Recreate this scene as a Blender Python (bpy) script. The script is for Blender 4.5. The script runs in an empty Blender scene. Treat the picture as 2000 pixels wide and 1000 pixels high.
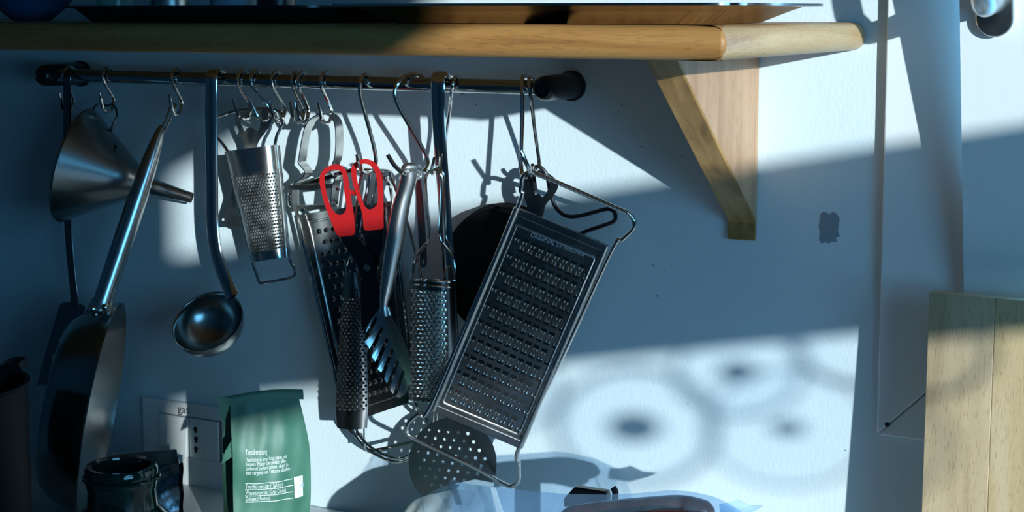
import bpy, bmesh, math, random
import numpy as np
from mathutils import Vector, Matrix
random.seed(7)

# ------------------------------------------------------------------ camera, world, sun, exposure
scene = bpy.context.scene
COL = scene.collection
FPX, YAW, PITCH, PY0 = 3100.0, math.radians(28.1), math.radians(6.0), 346.0
CAM = np.array([0.0, -1.61, 1.524])
FWD = np.array([-math.sin(YAW)*math.cos(PITCH), math.cos(YAW)*math.cos(PITCH), -math.sin(PITCH)])
RGT = np.array([math.cos(YAW), math.sin(YAW), 0.0])
UPV = np.cross(RGT, FWD)
cam_data = bpy.data.cameras.new('camera')
cam_data.sensor_width = 36.0
cam_data.lens = FPX/2000*36
cam_data.shift_y = -(500-PY0)/2000
cam_data.clip_start = 0.01
cam = bpy.data.objects.new('camera', cam_data); COL.objects.link(cam)
cam.matrix_world = Matrix(((RGT[0], UPV[0], -FWD[0], CAM[0]), (RGT[1], UPV[1], -FWD[1], CAM[1]), (RGT[2], UPV[2], -FWD[2], CAM[2]), (0, 0, 0, 1)))
scene.camera = cam

scene.view_settings.view_transform = 'Standard'
scene.view_settings.look = 'None'
scene.view_settings.gamma = 1.0
scene.view_settings.use_curve_mapping = False
scene.view_settings.exposure = 0.0

TA, TB = 1.087, 0.2165          # sunlight runs (-TA, +1, -TB) in (x, y, z)
world = bpy.data.worlds.new('sky'); scene.world = world; world.use_nodes = True
wn = world.node_tree.nodes['Background']
wn.inputs[0].default_value = (0.15, 0.56, 1.0, 1); wn.inputs[1].default_value = 6.3
sun_data = bpy.data.lights.new('sun', 'SUN'); sun_data.energy = 4.75; sun_data.angle = math.radians(0.6); sun_data.color = (0.87, 0.98, 1.0)
sun = bpy.data.objects.new('sun', sun_data); COL.objects.link(sun)
sun.rotation_euler = Vector((-TA, 1, -TB)).to_track_quat('-Z', 'Y').to_euler()
sun.location = (3, -3, 3)
XW = 1.3                        # inner face of the right-hand wall
W2 = dict(d0=0.90, d1=2.494, z0=1.10, z1=1.537, z2=1.732, z3=2.22)   # the side window's two lights
for za, zb in ((W2['z0'], W2['z1']), (W2['z2'], W2['z3'])):
    ld = bpy.data.lights.new('window_daylight', 'AREA'); ld.shape = 'RECTANGLE'
    ld.size = W2['d1']-W2['d0']; ld.size_y = zb-za; ld.cycles.is_portal = True
    lo = bpy.data.objects.new('window_daylight', ld); COL.objects.link(lo)
    lo.matrix_world = Matrix(((0, 0, 1, XW+0.03), (1, 0, 0, -(W2['d0']+W2['d1'])/2), (0, 1, 0, (za+zb)/2), (0, 0, 0, 1)))

# ------------------------------------------------------------------ helpers
def P(x, y, d=0.0):
    """the point at distance d in front of the wall (wall = plane y 0) seen at image position x, y"""
    r = FWD*FPX + RGT*(x-1000) - UPV*(y-PY0)
    return CAM + r*((-d-CAM[1])/r[1])
def PR(q):
    v = np.asarray(q, float)-CAM; z = v@FWD
    return 1000+FPX*(v@RGT)/z, PY0-FPX*(v@UPV)/z
def V(*a): return np.array(a, float)
def unit(v): v = np.asarray(v, float); return v/np.linalg.norm(v)
def view(x, y):
    """right, up and forward of the sight line through image position x, y"""
    f_ = unit(FWD*FPX+RGT*(x-1000)-UPV*(y-PY0)); r_ = unit(np.cross(f_, V(0, 0, 1))); return r_, np.cross(r_, f_), f_
WORLD = {}
def link(name, me, mats, parent=None, loc=None, smooth=35):
    o = bpy.data.objects.new(name, me); COL.objects.link(o)
    for m in (mats if isinstance(mats, (list, tuple)) else [mats]): me.materials.append(m)
    if smooth:
        me.polygons.foreach_set('use_smooth', [True]*len(me.polygons))
        me.set_sharp_from_angle(angle=math.radians(smooth))
    if parent is not None:
        o.parent = parent; WORLD[o.name] = WORLD[parent.name]
    else:
        o.location = tuple(loc); WORLD[o.name] = np.array(loc, float)
    return o
def tag(o, label=None, cat=None, group=None, kind=None):
    if label: o['label'] = label
    if cat: o['category'] = cat
    if group: o['group'] = group
    if kind: o['kind'] = kind
    return o
def thing(name, loc, label, cat, group=None, kind=None):
    o = bpy.data.objects.new(name, None); COL.objects.link(o); o.empty_display_size = 0.02
    o.location = tuple(loc); WORLD[o.name] = np.array(loc, float)
    return tag(o, label, cat, group, kind)

class MB:
    def __init__(s): s.v = []; s.f = []; s.m = []
    def add(s, vs, fs, mi=0):
        b = len(s.v); s.v += [tuple(map(float, v)) for v in vs]; s.f += [tuple(i+b for i in f) for f in fs]; s.m += [mi]*len(fs); return s
    def box(s, a, b, mi=0):
        x0, y0, z0 = np.minimum(a, b); x1, y1, z1 = np.maximum(a, b)
        return s.add([(x0,y0,z0),(x1,y0,z0),(x1,y1,z0),(x0,y1,z0),(x0,y0,z1),(x1,y0,z1),(x1,y1,z1),(x0,y1,z1)],
                     [(0,3,2,1),(4,5,6,7),(0,1,5,4),(1,2,6,5),(2,3,7,6),(3,0,4,7)], mi)
    def tube(s, pts, r, n=10, closed=False, cap=True, smooth=4, flat=None):
        """round tube along pts; r a number or one per point; smooth = spline steps between points"""
        pts = [np.asarray(p, float) for p in pts]; rr = [r]*len(pts) if np.isscalar(r) else list(r)
        if smooth > 1: pts, rr = spline(pts, rr, smooth, closed)
        N = len(pts); T = []
        for i in range(N):
            a = pts[(i-1) % N] if closed or i > 0 else pts[0]; b = pts[(i+1) % N] if closed or i < N-1 else pts[-1]
            T.append(unit(b-a))
        ref = V(0, 0, 1) if abs(T[0][2]) < .9 else V(1, 0, 0)
        u = unit(ref-T[0]*(ref@T[0])); rings = []
        for i in range(N):
            u = unit(u-T[i]*(u@T[i])); w = np.cross(T[i], u)
            rings.append([pts[i]+rr[i]*(math.cos(2*math.pi*k/n)*u+math.sin(2*math.pi*k/n)*w) for k in range(n)])
        vs = [p for g in rings for p in g]; fs = []
        for i in range(N if closed else N-1):
            j = (i+1) % N
            for k in range(n): fs.append((i*n+k, i*n+(k+1) % n, j*n+(k+1) % n, j*n+k))
        if cap and not closed: fs += [tuple(reversed(range(n))), tuple((N-1)*n+k for k in range(n))]
        return s.add(vs, fs)
    def ribbon(s, pts, wdir, w, t, smooth=4, oval=False):
        """flat strip: w wide along wdir, t thick"""
        pts = [np.asarray(p, float) for p in pts]; ww = [w]*len(pts) if np.isscalar(w) else list(w)
        if smooth > 1: pts, ww = spline(pts, ww, smooth, False)
        N = len(pts); vs = []; fs = []
        for i in range(N):
            T = unit(pts[min(i+1, N-1)]-pts[max(i-1, 0)]); a = unit(np.asarray(wdir)-T*(np.asarray(wdir)@T)); b = np.cross(T, a)
            cs = [(math.cos(2*math.pi*k/14), math.sin(2*math.pi*k/14)) for k in range(14)] if oval else ((-1,-1),(1,-1),(1,1),(-1,1))
            for sa, sb in cs: vs.append(pts[i]+a*sa*ww[i]/2+b*sb*t/2)
        m = 14 if oval else 4
        for i in range(N-1):
            for k in range(m): fs.append((i*m+k, i*m+(k+1) % m, i*m+m+(k+1) % m, i*m+m+k))
        fs += [tuple(reversed(range(m))), tuple((N-1)*m+k for k in range(m))]
        return s.add(vs, fs)
    def lathe(s, prof, org, axis, n=40, half=None):
        """prof = (distance along axis, radius)"""
        ax = unit(axis); ref = V(0,0,1) if abs(ax[2]) < .9 else V(0,1,0); u = unit(ref-ax*(ref@ax)); w = np.cross(ax, u); vs = []; fs = []
        for (a, r) in prof:
            for k in range(n): t = 2*math.pi*k/n; vs.append(np.asarray(org)+ax*a+r*(math.cos(t)*u+math.sin(t)*w))
        for i in range(len(prof)-1):
            for k in range(n): fs.append((i*n+k, i*n+(k+1) % n, i*n+n+(k+1) % n, i*n+n+k))
        closed = abs(prof[0][0]-prof[-1][0])+abs(prof[0][1]-prof[-1][1]) < 1e-7
        if prof[0][1] > 1e-5 and not closed: fs.append(tuple(reversed(range(n))))
        if prof[-1][1] > 1e-5 and not closed: fs.append(tuple((len(prof)-1)*n+k for k in range(n)))
        return s.add(vs, fs)
    def prism(s, poly, off, mi=0):
        """poly = 3-D points, extruded by the vector off"""
        n = len(poly); p = [np.asarray(q, float) for q in poly]
        return s.add(p+[q+np.asarray(off) for q in p], [tuple(reversed(range(n))), tuple(range(n, 2*n))]+[(k, (k+1) % n, n+(k+1) % n, n+k) for k in range(n)], mi)
    def grid(s, fn, nu, nv, mi=0, closed_u=False):
        vs = [fn(i/nu, j/nv) for j in range(nv+1) for i in range(nu+1)]; k = nu+1
        return s.add(vs, [(j*k+i, j*k+i+1, (j+1)*k+i+1, (j+1)*k+i) for j in range(nv) for i in range(nu)], mi)
    def build(s, name, mats, parent=None, loc=None, smooth=35, bevel=0, weld=False):
        v = np.array(s.v)
        if parent is None and loc is None:
            loc = V((v[:,0].min()+v[:,0].max())/2, (v[:,1].min()+v[:,1].max())/2, v[:,2].min())
        base = WORLD[parent.name] if parent is not None else np.asarray(loc)
        me = bpy.data.meshes.new(name); me.from_pydata((v-base).tolist(), [], s.f)
        me.polygons.foreach_set('material_index', s.m)
        bm = bmesh.new(); bm.from_mesh(me)
        if weld: bmesh.ops.remove_doubles(bm, verts=bm.verts, dist=1e-5)
        bmesh.ops.recalc_face_normals(bm, faces=bm.faces); bm.to_mesh(me); bm.free()
        me.update()
        o = link(name, me, mats, parent, loc, smooth)
        if bevel:
            b = o.modifiers.new('bevel', 'BEVEL'); b.width = bevel; b.segments = 2; b.limit_method = 'ANGLE'; b.angle_limit = math.radians(40)
        return o
def spline(pts, rr, k, closed=False):
    N = len(pts); op = []; orr = []
    if N < 3 and not closed: return pts, rr
    for i in range(N if closed else N-1):
        g = lambda j: (pts[j % N], rr[j % N]) if closed else (pts[min(max(j, 0), N-1)], rr[min(max(j, 0), N-1)])
        (a, ra), (b, rb), (c, rc), (d, rd) = g(i-1), g(i), g(i+1), g(i+2)
        for q in range(k):
            t = q/k
            op.append(0.5*((2*b)+(c-a)*t+(2*a-5*b+4*c-d)*t*t+(3*b-a-3*c+d)*t**3)); orr.append(rb+(rc-rb)*t)
    if not closed: op.append(pts[-1]); orr.append(rr[-1])
    return op, orr
def raw_mesh(o):
    """evaluated mesh of a temporary curve or text: vertices and faces"""
    COL.objects.link(o); bpy.context.view_layer.update()
    dg = bpy.context.evaluated_depsgraph_get(); e = o.evaluated_get(dg); me = e.to_mesh()
    vs = [tuple(v.co) for v in me.vertices]; fs = [tuple(p.vertices) for p in me.polygons]
    e.to_mesh_clear(); c = o.data; bpy.data.objects.remove(o); bpy.data.curves.remove(c)
    return vs, fs
def smooth2(pts, k=4):
    q, _ = spline([np.array(p, float) for p in pts], [0]*len(pts), k, True); return q
def plate(outer, holes, back, thick, mapper, sm=(1, 1), cuts=0):
    """a flat sheet with real holes: outlines in 2-D, mapper(x, y, h) puts them in space, h from back to back + thick"""
    c = bpy.data.curves.new('outline', 'CURVE'); c.dimensions = '2D'; c.fill_mode = 'BOTH'; c.extrude = 0.5
    K = 0.01
    for i, pl in enumerate([outer]+list(holes)):
        k = sm[0] if i == 0 else sm[1]
        if k > 1: pl = smooth2(pl, k)
        s = c.splines.new('POLY'); s.points.add(len(pl)-1); s.use_cyclic_u = True
        for p, q in zip(s.points, pl): p.co = (q[0]*K, q[1]*K, 0, 1)
    vs, fs = raw_mesh(bpy.data.objects.new('outline', c))
    if cuts:
        m_ = bpy.data.meshes.new('sheet'); m_.from_pydata(vs, [], fs); bm = bmesh.new(); bm.from_mesh(m_); bmesh.ops.remove_doubles(bm, verts=bm.verts, dist=1e-6)
        bmesh.ops.triangulate(bm, faces=bm.faces); bmesh.ops.subdivide_edges(bm, edges=bm.edges, cuts=cuts, use_grid_fill=True)
        bm.verts.index_update(); vs = [tuple(v.co) for v in bm.verts]; fs = [tuple(v.index for v in f.verts) for f in bm.faces]; bm.free(); bpy.data.meshes.remove(m_)
    mb = MB(); mb.add([mapper(v[0]/K, v[1]/K, back+(v[2]+.5)*thick) for v in vs], fs); return mb
def text_mesh(s, size=1.0, align='LEFT', extrude=0.0, spacing=1.0):
    c = bpy.data.curves.new('lettering', 'FONT'); c.body = s; c.size = size; c.align_x = align; c.extrude = extrude; c.resolution_u = 3; c.space_character = spacing
    return raw_mesh(bpy.data.objects.new('lettering', c))
def ell(cx, cy, rx, ry, n=24, a=0): return [(cx+rx*math.cos(2*math.pi*k/n+a), cy+ry*math.sin(2*math.pi*k/n+a)) for k in range(n)]

# ------------------------------------------------------------------ materials
def mat(name, col, rough=.5, metal=0., bump=None, spec=.5, **kw):
    m = bpy.data.materials.new(name); m.use_nodes = True; nt = m.node_tree; b = nt.nodes['Principled BSDF']
    b.inputs['Base Color'].default_value = (*col, 1); b.inputs['Roughness'].default_value = rough; b.inputs['Metallic'].default_value = metal
    b.inputs['Specular IOR Level'].default_value = spec
    for k, v in kw.items(): b.inputs[k].default_value = v
    if bump:
        scale, strength, dist = bump[:3]
        tc = nt.nodes.new('ShaderNodeTexCoord'); mp = nt.nodes.new('ShaderNodeMapping'); mp.inputs['Scale'].default_value = bump[3] if len(bump) > 3 else (1, 1, 1)
        nz = nt.nodes.new('ShaderNodeTexNoise'); nz.inputs['Scale'].default_value = scale; nz.inputs['Detail'].default_value = 4
        bp = nt.nodes.new('ShaderNodeBump'); bp.inputs['Strength'].default_value = strength; bp.inputs['Distance'].default_value = dist
        nt.links.new(tc.outputs['Object'], mp.inputs['Vector']); nt.links.new(mp.outputs['Vector'], nz.inputs['Vector'])
        nt.links.new(nz.outputs['Fac'], bp.inputs['Height']); nt.links.new(bp.outputs['Normal'], b.inputs['Normal'])
    return m
def mottle(m, c0, c1, scale, stretch=(1, 1, 1), lo=.35, hi=.65, detail=5, rough=None):
    nt = m.node_tree; b = nt.nodes['Principled BSDF']
    tc = nt.nodes.new('ShaderNodeTexCoord'); mp = nt.nodes.new('ShaderNodeMapping'); mp.inputs['Scale'].default_value = stretch
    nz = nt.nodes.new('ShaderNodeTexNoise'); nz.inputs['Scale'].default_value = scale; nz.inputs['Detail'].default_value = detail
    cr = nt.nodes.new('ShaderNodeValToRGB'); cr.color_ramp.elements[0].position = lo; cr.color_ramp.elements[1].position = hi
    cr.color_ramp.elements[0].color = (*c0, 1); cr.color_ramp.elements[1].color = (*c1, 1)
    nt.links.new(tc.outputs['Object'], mp.inputs['Vector']); nt.links.new(mp.outputs['Vector'], nz.inputs['Vector']); nt.links.new(nz.outputs['Fac'], cr.inputs['Fac'])
    nt.links.new(cr.outputs['Color'], b.inputs['Base Color'])
    if rough:
        mr = nt.nodes.new('ShaderNodeMapRange'); mr.inputs['To Min'].default_value = rough[0]; mr.inputs['To Max'].default_value = rough[1]
        nt.links.new(nz.outputs['Fac'], mr.inputs['Value']); nt.links.new(mr.outputs['Result'], b.inputs['Roughness'])
    return m
def wood(name, dark, mid, light, axis=0, scale=1.0, rough=.42, seed=0.0, rotx=0.0):
    """wood: long streaks along one axis plus fine pores"""
    m = bpy.data.materials.new(name); m.use_nodes = True; nt = m.node_tree; b = nt.nodes['Principled BSDF']; N = nt.nodes.new
    tc0 = N('ShaderNodeTexCoord'); tc = N('ShaderNodeMapping'); tc.inputs['Rotation'].default_value = (rotx, 0, 0); nt.links.new(tc0.outputs['Object'], tc.inputs['Vector']); mp = N('ShaderNodeMapping'); sc = [9*scale]*3; sc[axis] = 0.7*scale; mp.inputs['Scale'].default_value = sc; mp.inputs['Location'].default_value = (seed, seed*1.7, seed*.6)
    n1 = N('ShaderNodeTexNoise'); n1.inputs['Scale'].default_value = 4; n1.inputs['Detail'].default_value = 6; n1.inputs['Distortion'].default_value = .6
    cr = N('ShaderNodeValToRGB'); e = cr.color_ramp.elements; e[0].position = .3; e[0].color = (*dark, 1); e[1].position = .7; e[1].color = (*light, 1); q = e.new(.5); q.color = (*mid, 1)
    mp2 = N('ShaderNodeMapping'); s2 = [900*scale]*3; s2[axis] = 75*scale; mp2.inputs['Scale'].default_value = s2
    n2 = N('ShaderNodeTexNoise'); n2.inputs['Scale'].default_value = 1.0; n2.inputs['Detail'].default_value = 2
    c2 = N('ShaderNodeValToRGB'); c2.color_ramp.elements[0].position = .33; c2.color_ramp.elements[0].color = (.62, .56, .5, 1); c2.color_ramp.elements[1].position = .43; c2.color_ramp.elements[1].color = (1, 1, 1, 1)
    mx = N('ShaderNodeMixRGB'); mx.blend_type = 'MULTIPLY'; mx.inputs[0].default_value = .6
    L = nt.links.new
    L(tc.outputs['Vector'], mp.inputs['Vector']); L(mp.outputs['Vector'], n1.inputs['Vector']); L(n1.outputs['Fac'], cr.inputs['Fac'])
    L(tc.outputs['Vector'], mp2.inputs['Vector']); L(mp2.outputs['Vector'], n2.inputs['Vector']); L(n2.outputs['Fac'], c2.inputs['Fac'])
    L(cr.outputs['Color'], mx.inputs[1]); L(c2.outputs['Color'], mx.inputs[2]); L(mx.outputs['Color'], b.inputs['Base Color'])
    bp = N('ShaderNodeBump'); bp.inputs['Strength'].default_value = .25; bp.inputs['Distance'].default_value = .0006
    L(n2.outputs['Fac'], bp.inputs['Height']); L(bp.outputs['Normal'], b.inputs['Normal'])
    b.inputs['Roughness'].default_value = rough
    return m
def film(name, tint, opacity, rough=.15, facing=.55):
    """thin see-through sheet"""
    m = bpy.data.materials.new(name); m.use_nodes = True; nt = m.node_tree; N = nt.nodes.new; b = nt.nodes['Principled BSDF']; out = nt.nodes['Material Output']
    b.inputs['Base Color'].default_value = (*tint, 1); b.inputs['Roughness'].default_value = rough
    tr = N('ShaderNodeBsdfTransparent'); tr.inputs[0].default_value = (*[min(1, .6+.4*t) for t in tint], 1); mx = N('ShaderNodeMixShader')
    lw = N('ShaderNodeLayerWeight'); lw.inputs[0].default_value = .35; ma = N('ShaderNodeMath'); ma.operation = 'MULTIPLY_ADD'; ma.inputs[1].default_value = facing; ma.inputs[2].default_value = opacity; ma.use_clamp = True
    nt.links.new(lw.outputs['Facing'], ma.inputs[0]); nt.links.new(ma.outputs[0], mx.inputs[0]); nt.links.new(tr.outputs[0], mx.inputs[1]); nt.links.new(b.outputs[0], mx.inputs[2]); nt.links.new(mx.outputs[0], out.inputs['Surface'])
    return m
M = {}
M['paint'] = mat('wall_paint', (.78, .83, .85), .7, bump=(330, .35, .0009, (1, 1, .55)))
mottle(M['paint'], (.68, .79, .83), (.72, .83, .87), 6)
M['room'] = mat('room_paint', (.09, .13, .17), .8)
M['floor'] = mat('floor_tiles', (.16, .14, .12), .6)
M['joinery'] = mat('window_paint', (.80, .84, .84), .4, bump=(40, .15, .0006, (8, 8, .3)))
M['bare'] = mat('bare_plaster', (.27, .32, .36), .9, bump=(300, .4, .001))
M['counter'] = mat('worktop', (.62, .66, .68), .35); mottle(M['counter'], (.56, .60, .62), (.68, .72, .74), 14)
M['steel'] = mat('stainless_steel', (.66, .64, .61), .24, 1.0); mottle(M['steel'], (.58, .56, .53), (.74, .71, .68), 30, rough=(.17, .33))
M['brushed'] = mat('brushed_steel', (.60, .64, .66), .34, 1.0, bump=(60, .12, .0004, (1, 1, 14)))
M['plate_steel'] = mat('dark_plate_steel', (.23, .23, .23), .26, 1.0); mottle(M['plate_steel'], (.19, .195, .20), (.27, .27, .27), 30, rough=(.2, .34))
M['cookware'] = mat('pan_steel', (.36, .37, .36), .24, 1.0, bump=(50, .06, .0003, (1, 1, 14)))
M['polished'] = mat('polished_steel', (.85, .82, .78), .29, 1.0)
M['chrome'] = mat('chrome', (.74, .71, .67), .11, 1.0)
M['emboss'] = mat('embossed_steel', (.62, .64, .66), .5, .75)
M['darkchrome'] = mat('dark_chrome', (.23, .22, .21), .16, 1.0)
M['rodsteel'] = mat('rod_steel', (.40, .43, .45), .13, 1.0)
M['gunmetal'] = mat('dark_steel', (.22, .24, .26), .30, 1.0)
M['tin'] = mat('worn_tinplate', (.52, .54, .52), .32, 1.0); mottle(M['tin'], (.34, .34, .31), (.66, .68, .66), 55, rough=(.22, .48))
M['black'] = mat('black_iron', (.008, .008, .009), .6, spec=.25)
M['hole'] = mat('opening_dark', (.006, .007, .008), .8)  # near-black colour that paints in the dark inside of openings
M['blackplastic'] = mat('black_plastic', (.012, .013, .015), .3)
M['red'] = mat('red_plastic', (.62, .02, .022), .28)
M['bladegrey'] = mat('dark_blade_steel', (.10, .105, .11), .36, 1.0)
M['oak'] = wood('oak_board', (.25, .105, .028), (.40, .19, .055), (.52, .28, .09), 0, .9, .5)
M['oak_end'] = wood('oak_end_grain', (.36, .19, .075), (.52, .32, .15), (.64, .44, .23), 1, 1.3, seed=3.3)
M['oak_v'] = wood('oak_bracket', (.38, .20, .10), (.50, .29, .16), (.58, .36, .21), 2, 1.0, seed=1.1)
M['oak_v2'] = wood('oak_bracket_edge', (.22, .11, .03), (.38, .21, .065), (.50, .30, .10), 2, 1.6, seed=5.0, rotx=-.66)
M['plastic'] = mat('white_plastic', (.74, .77, .76), .38)
M['gap'] = mat('grey_plastic', (.20, .21, .21), .6)
M['ink'] = mat('black_ink', (.02, .02, .025), .6)
M['greenpack'] = mat('green_pack', (.030, .20, .135), .5, bump=(60, .25, .0015)); mottle(M['greenpack'], (.040, .145, .095), (.075, .21, .145), 14)
M['print'] = mat('white_print', (.78, .86, .82), .5)
M['foil'] = mat('silver_foil', (.35, .38, .42), .22, 1.0, bump=(26, .5, .004))
M['glassgreen'] = mat('dark_green_glass', (.004, .022, .017), .06, spec=.6)
M['beech'] = [wood('beech_plank_%d' % i, (.42+.03*(i % 2), .30+.02*(i % 2), .17), (.52+.04*(i % 2), .38+.03*(i % 2), .225), (.60, .45, .28), 2, 1.1, .5, seed=i*2.7) for i in range(4)]
M['endgrain'] = wood('beech_end', (.14, .09, .05), (.22, .14, .08), (.3, .2, .12), 0, 2)
M['film'] = film('clear_film', (.36, .58, .80), .10, .12, .22)
M['seal'] = film('film_seal', (.60, .80, .95), .62, .3)
M['paper'] = mat('pale_paper', (.60, .68, .68), .6, bump=(30, .3, .002))
M['sausage'] = mat('cured_sausage', (.08, .02, .012), .34, bump=(60, .4, .003)); mottle(M['sausage'], (.055, .013, .008), (.12, .032, .018), 40)
M['blue'] = mat('blue_enamel', (.02, .07, .16), .35)
M['jarglass'] = film('jar_glass', (.35, .6, .5), .35, .08)
M['cardprint'] = mat('printed_card', (.35, .5, .62), .6)
M['pane'] = film('window_glass', (.8, .9, .95), .06, .02)
M['bosses'] = film('glass_boss', (.25, .35, .4), .82)
M['roundel'] = film('glass_roundel', (.9, .95, 1), .04)
M['lead'] = film('glass_rim', (.2, .3, .35), .55)

# ------------------------------------------------------------------ the room
S = 'structure'
ZC = 0.9                                                # worktop height
WX0, WX1, WZ0, WZ1 = -.342, .302, 1.168, 1.862              # glazed opening of the window in this wall
b = MB(); T = .22
b.box((-2.2, 0, 0), (WX0, T, 2.6)); b.box((WX1, 0, 0), (XW, T, 2.6)); b.box((WX0, 0, 0), (WX1, T, WZ0)); b.box((WX0, 0, WZ1), (WX1, T, 2.6))
wall = tag(b.build('wall_back', M['paint'], smooth=0), kind=S)
b = MB(); d0, d1 = W2['d0'], W2['d1']; X1 = XW+.05
b.box((XW, .22, 0), (X1, -d0, 2.6)); b.box((XW, -d1, 0), (X1, -3.0, 2.6)); b.box((XW, -d0, 0), (X1, -d1, W2['z0'])); b.box((XW, -d0, W2['z3']), (X1, -d1, 2.6))
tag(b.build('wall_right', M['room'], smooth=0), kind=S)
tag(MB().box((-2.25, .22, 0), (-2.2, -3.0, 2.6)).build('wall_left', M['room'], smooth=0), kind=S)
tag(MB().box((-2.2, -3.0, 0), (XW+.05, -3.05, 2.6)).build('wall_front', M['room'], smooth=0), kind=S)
tag(MB().box((-2.25, -3.05, -.05), (XW+.05, .22, 0)).build('floor', M['floor'], smooth=0), kind=S)
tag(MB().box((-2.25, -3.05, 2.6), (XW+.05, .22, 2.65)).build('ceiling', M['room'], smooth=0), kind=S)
# bare patch where the paint has come off, and small chips
pp = [(1603,418),(1612,414),(1620,419),(1628,414),(1636,420),(1640,430),(1638,440),(1637,452),(1640,462),(1633,464),(1634,473),(1624,472),(1619,476),(1612,472),(1606,475),(1600,468),(1602,455),(1599,442),(1602,430)]
plate(pp, [], .0, .0006, P, (3, 1)).build('bare_patch', M['bare'], wall)
for (x, y, r) in ((1276,519,2.0),(1283,578,2.2),(1214,205,1.8),(1333,304,2),(1255,287,1.6),(1312,520,1.6),(1344,789,1.5),(1250,286,1.2),(1652,880,1.8),(930,205,1.6)):
    plate([(x-r, y-.6*r),(x, y-r),(x+r, y),(x+.4*r, y+r),(x-.7*r, y+.7*r)], [], .0, .0005, P).build('paint_chip', M['bare'], wall)

# the window at the end of this wall: mitred frame, sash tilted in at the top
win = thing('window_1', (-.425, 0, 1.086), None, None, kind=S)
FX0, FX1, FZ0, FZ1, FW, FD = -.4245, .385, 1.086, 1.945, .084, .0125
def mitred(name, q): 
    return MB().prism([V(x, -.0003, z) for x, z in q], (0, -FD, 0)).build(name, M['joinery'], win, bevel=.0022, smooth=30)
g = .0004
mitred('frame_stile', [(FX0, FZ0+g), (FX0+FW, FZ0+FW+g), (FX0+FW, FZ1-FW-g), (FX0, FZ1-g)])
mitred('frame_stile', [(FX1, FZ0+g), (FX1-FW, FZ0+FW+g), (FX1-FW, FZ1-FW-g), (FX1, FZ1-g)])
mitred('frame_rail', [(FX0+g, FZ0), (FX1-g, FZ0), (FX1-FW-g, FZ0+FW), (FX0+FW+g, FZ0+FW)])
mitred('frame_rail', [(FX0+g, FZ1), (FX1-g, FZ1), (FX1-FW-g, FZ1-FW), (FX0+FW+g, FZ1-FW)])
MB().lathe([(0, .0022), (.0006, .0026), (.0012, .0012)], P(1733, 829, FD), (0, -1, 0), 12).build('screw_plug', M['hole'], win)
b = MB()
for (xa, xb, za, zb) in ((WX0, WX0+.05, WZ0, WZ1), (WX1-.05, WX1, WZ0, WZ1), (WX0+.05, WX1-.05, WZ0, WZ0+.04), (WX0+.05, WX1-.05, WZ1-.04, WZ1)): b.box((xa+.0002, .032, za+.0002), (xb-.0002, .07, zb-.0002))
b.build('frame_rebate', M['joinery'], win, smooth=0)
TILT = math.atan(.200); SX0, SX1, SZ0, ST = -.3365, .297, 1.173, .030
def sash(x, v, h=0.0):
    """a point on the tilted sash: x along the wall, v up the sash, h in front of its room face"""
    return V(x, -FD-.0008, SZ0)+V(0, -math.sin(TILT), math.cos(TILT))*v+V(0, -math.cos(TILT), -math.sin(TILT))*(h-ST)
H = .685; sw = .075
b = MB()
for (xa, xb, va, vb) in ((SX0, SX0+sw, 0, H), (SX1-sw, SX1, 0, H), (SX0+sw, SX1-sw, 0, sw), (SX0+sw, SX1-sw, H-sw, H)):
    q = [sash(xa, va, .0), sash(xb, va, .0), sash(xb, vb, .0), sash(xa, vb, .0)]
    b.prism(q, sash(0, 0, ST*.999)-sash(0, 0, 0))
sa = b.build('sash', M['joinery'], win, smooth=0)
MB().prism([sash(SX0+sw, sw, .012), sash(SX1-sw, sw, .012), sash(SX1-sw, H-sw, .012), sash(SX0+sw, H-sw, .012)], sash(0, 0, .003)-sash(0, 0, 0)).build('pane', M['pane'], sa, smooth=0)
def on_sash(px, py):
    o = sash(0, 0, ST); n = sash(0, 0, ST+1)-o; r = FWD*FPX+RGT*(px-1000)-UPV*(py-PY0); t = ((o-CAM)@n)/(r@n); q = CAM+r*t
    w = q-sash(0, 0, ST); return q[0], w@V(0, -math.sin(TILT), math.cos(TILT))
hx, hv = on_sash(1946, 69); hr = .0172
def oblong(cx, v0, r, L, n=16):
    return [(cx+r*math.cos(math.pi+math.pi*k/n), v0+r+r*math.sin(math.pi+math.pi*k/n)) for k in range(n+1)]+[(cx+r*math.cos(math.pi*k/n), v0+L-r+r*math.sin(math.pi*k/n)) for k in range(n+1)]
MB().prism([sash(x, v, ST) for x, v in oblong(hx, hv, hr, .070)], sash(0, 0, .0095)-sash(0, 0, 0)).build('handle_plate', M['steel'], sa, bevel=.0014)
neck_v = hv+.036
MB().tube([sash(hx-.001, neck_v, ST+.009), sash(hx-.001, neck_v, ST+.03), sash(hx-.001, neck_v+.003, ST+.048), sash(hx-.001, neck_v+.020, ST+.058)], [.0135, .011, .011, .0105], 20).build('handle_neck', M['brushed'], sa)
MB().tube([sash(hx-.001, neck_v+.010, ST+.056), sash(hx-.001, neck_v+.03, ST+.060), sash(hx-.001, neck_v+.08, ST+.058), sash(hx-.001, neck_v+.125, ST+.054)], [.0095, .0105, .010, .0085], 16).build('handle_lever', M['brushed'], sa)

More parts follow.
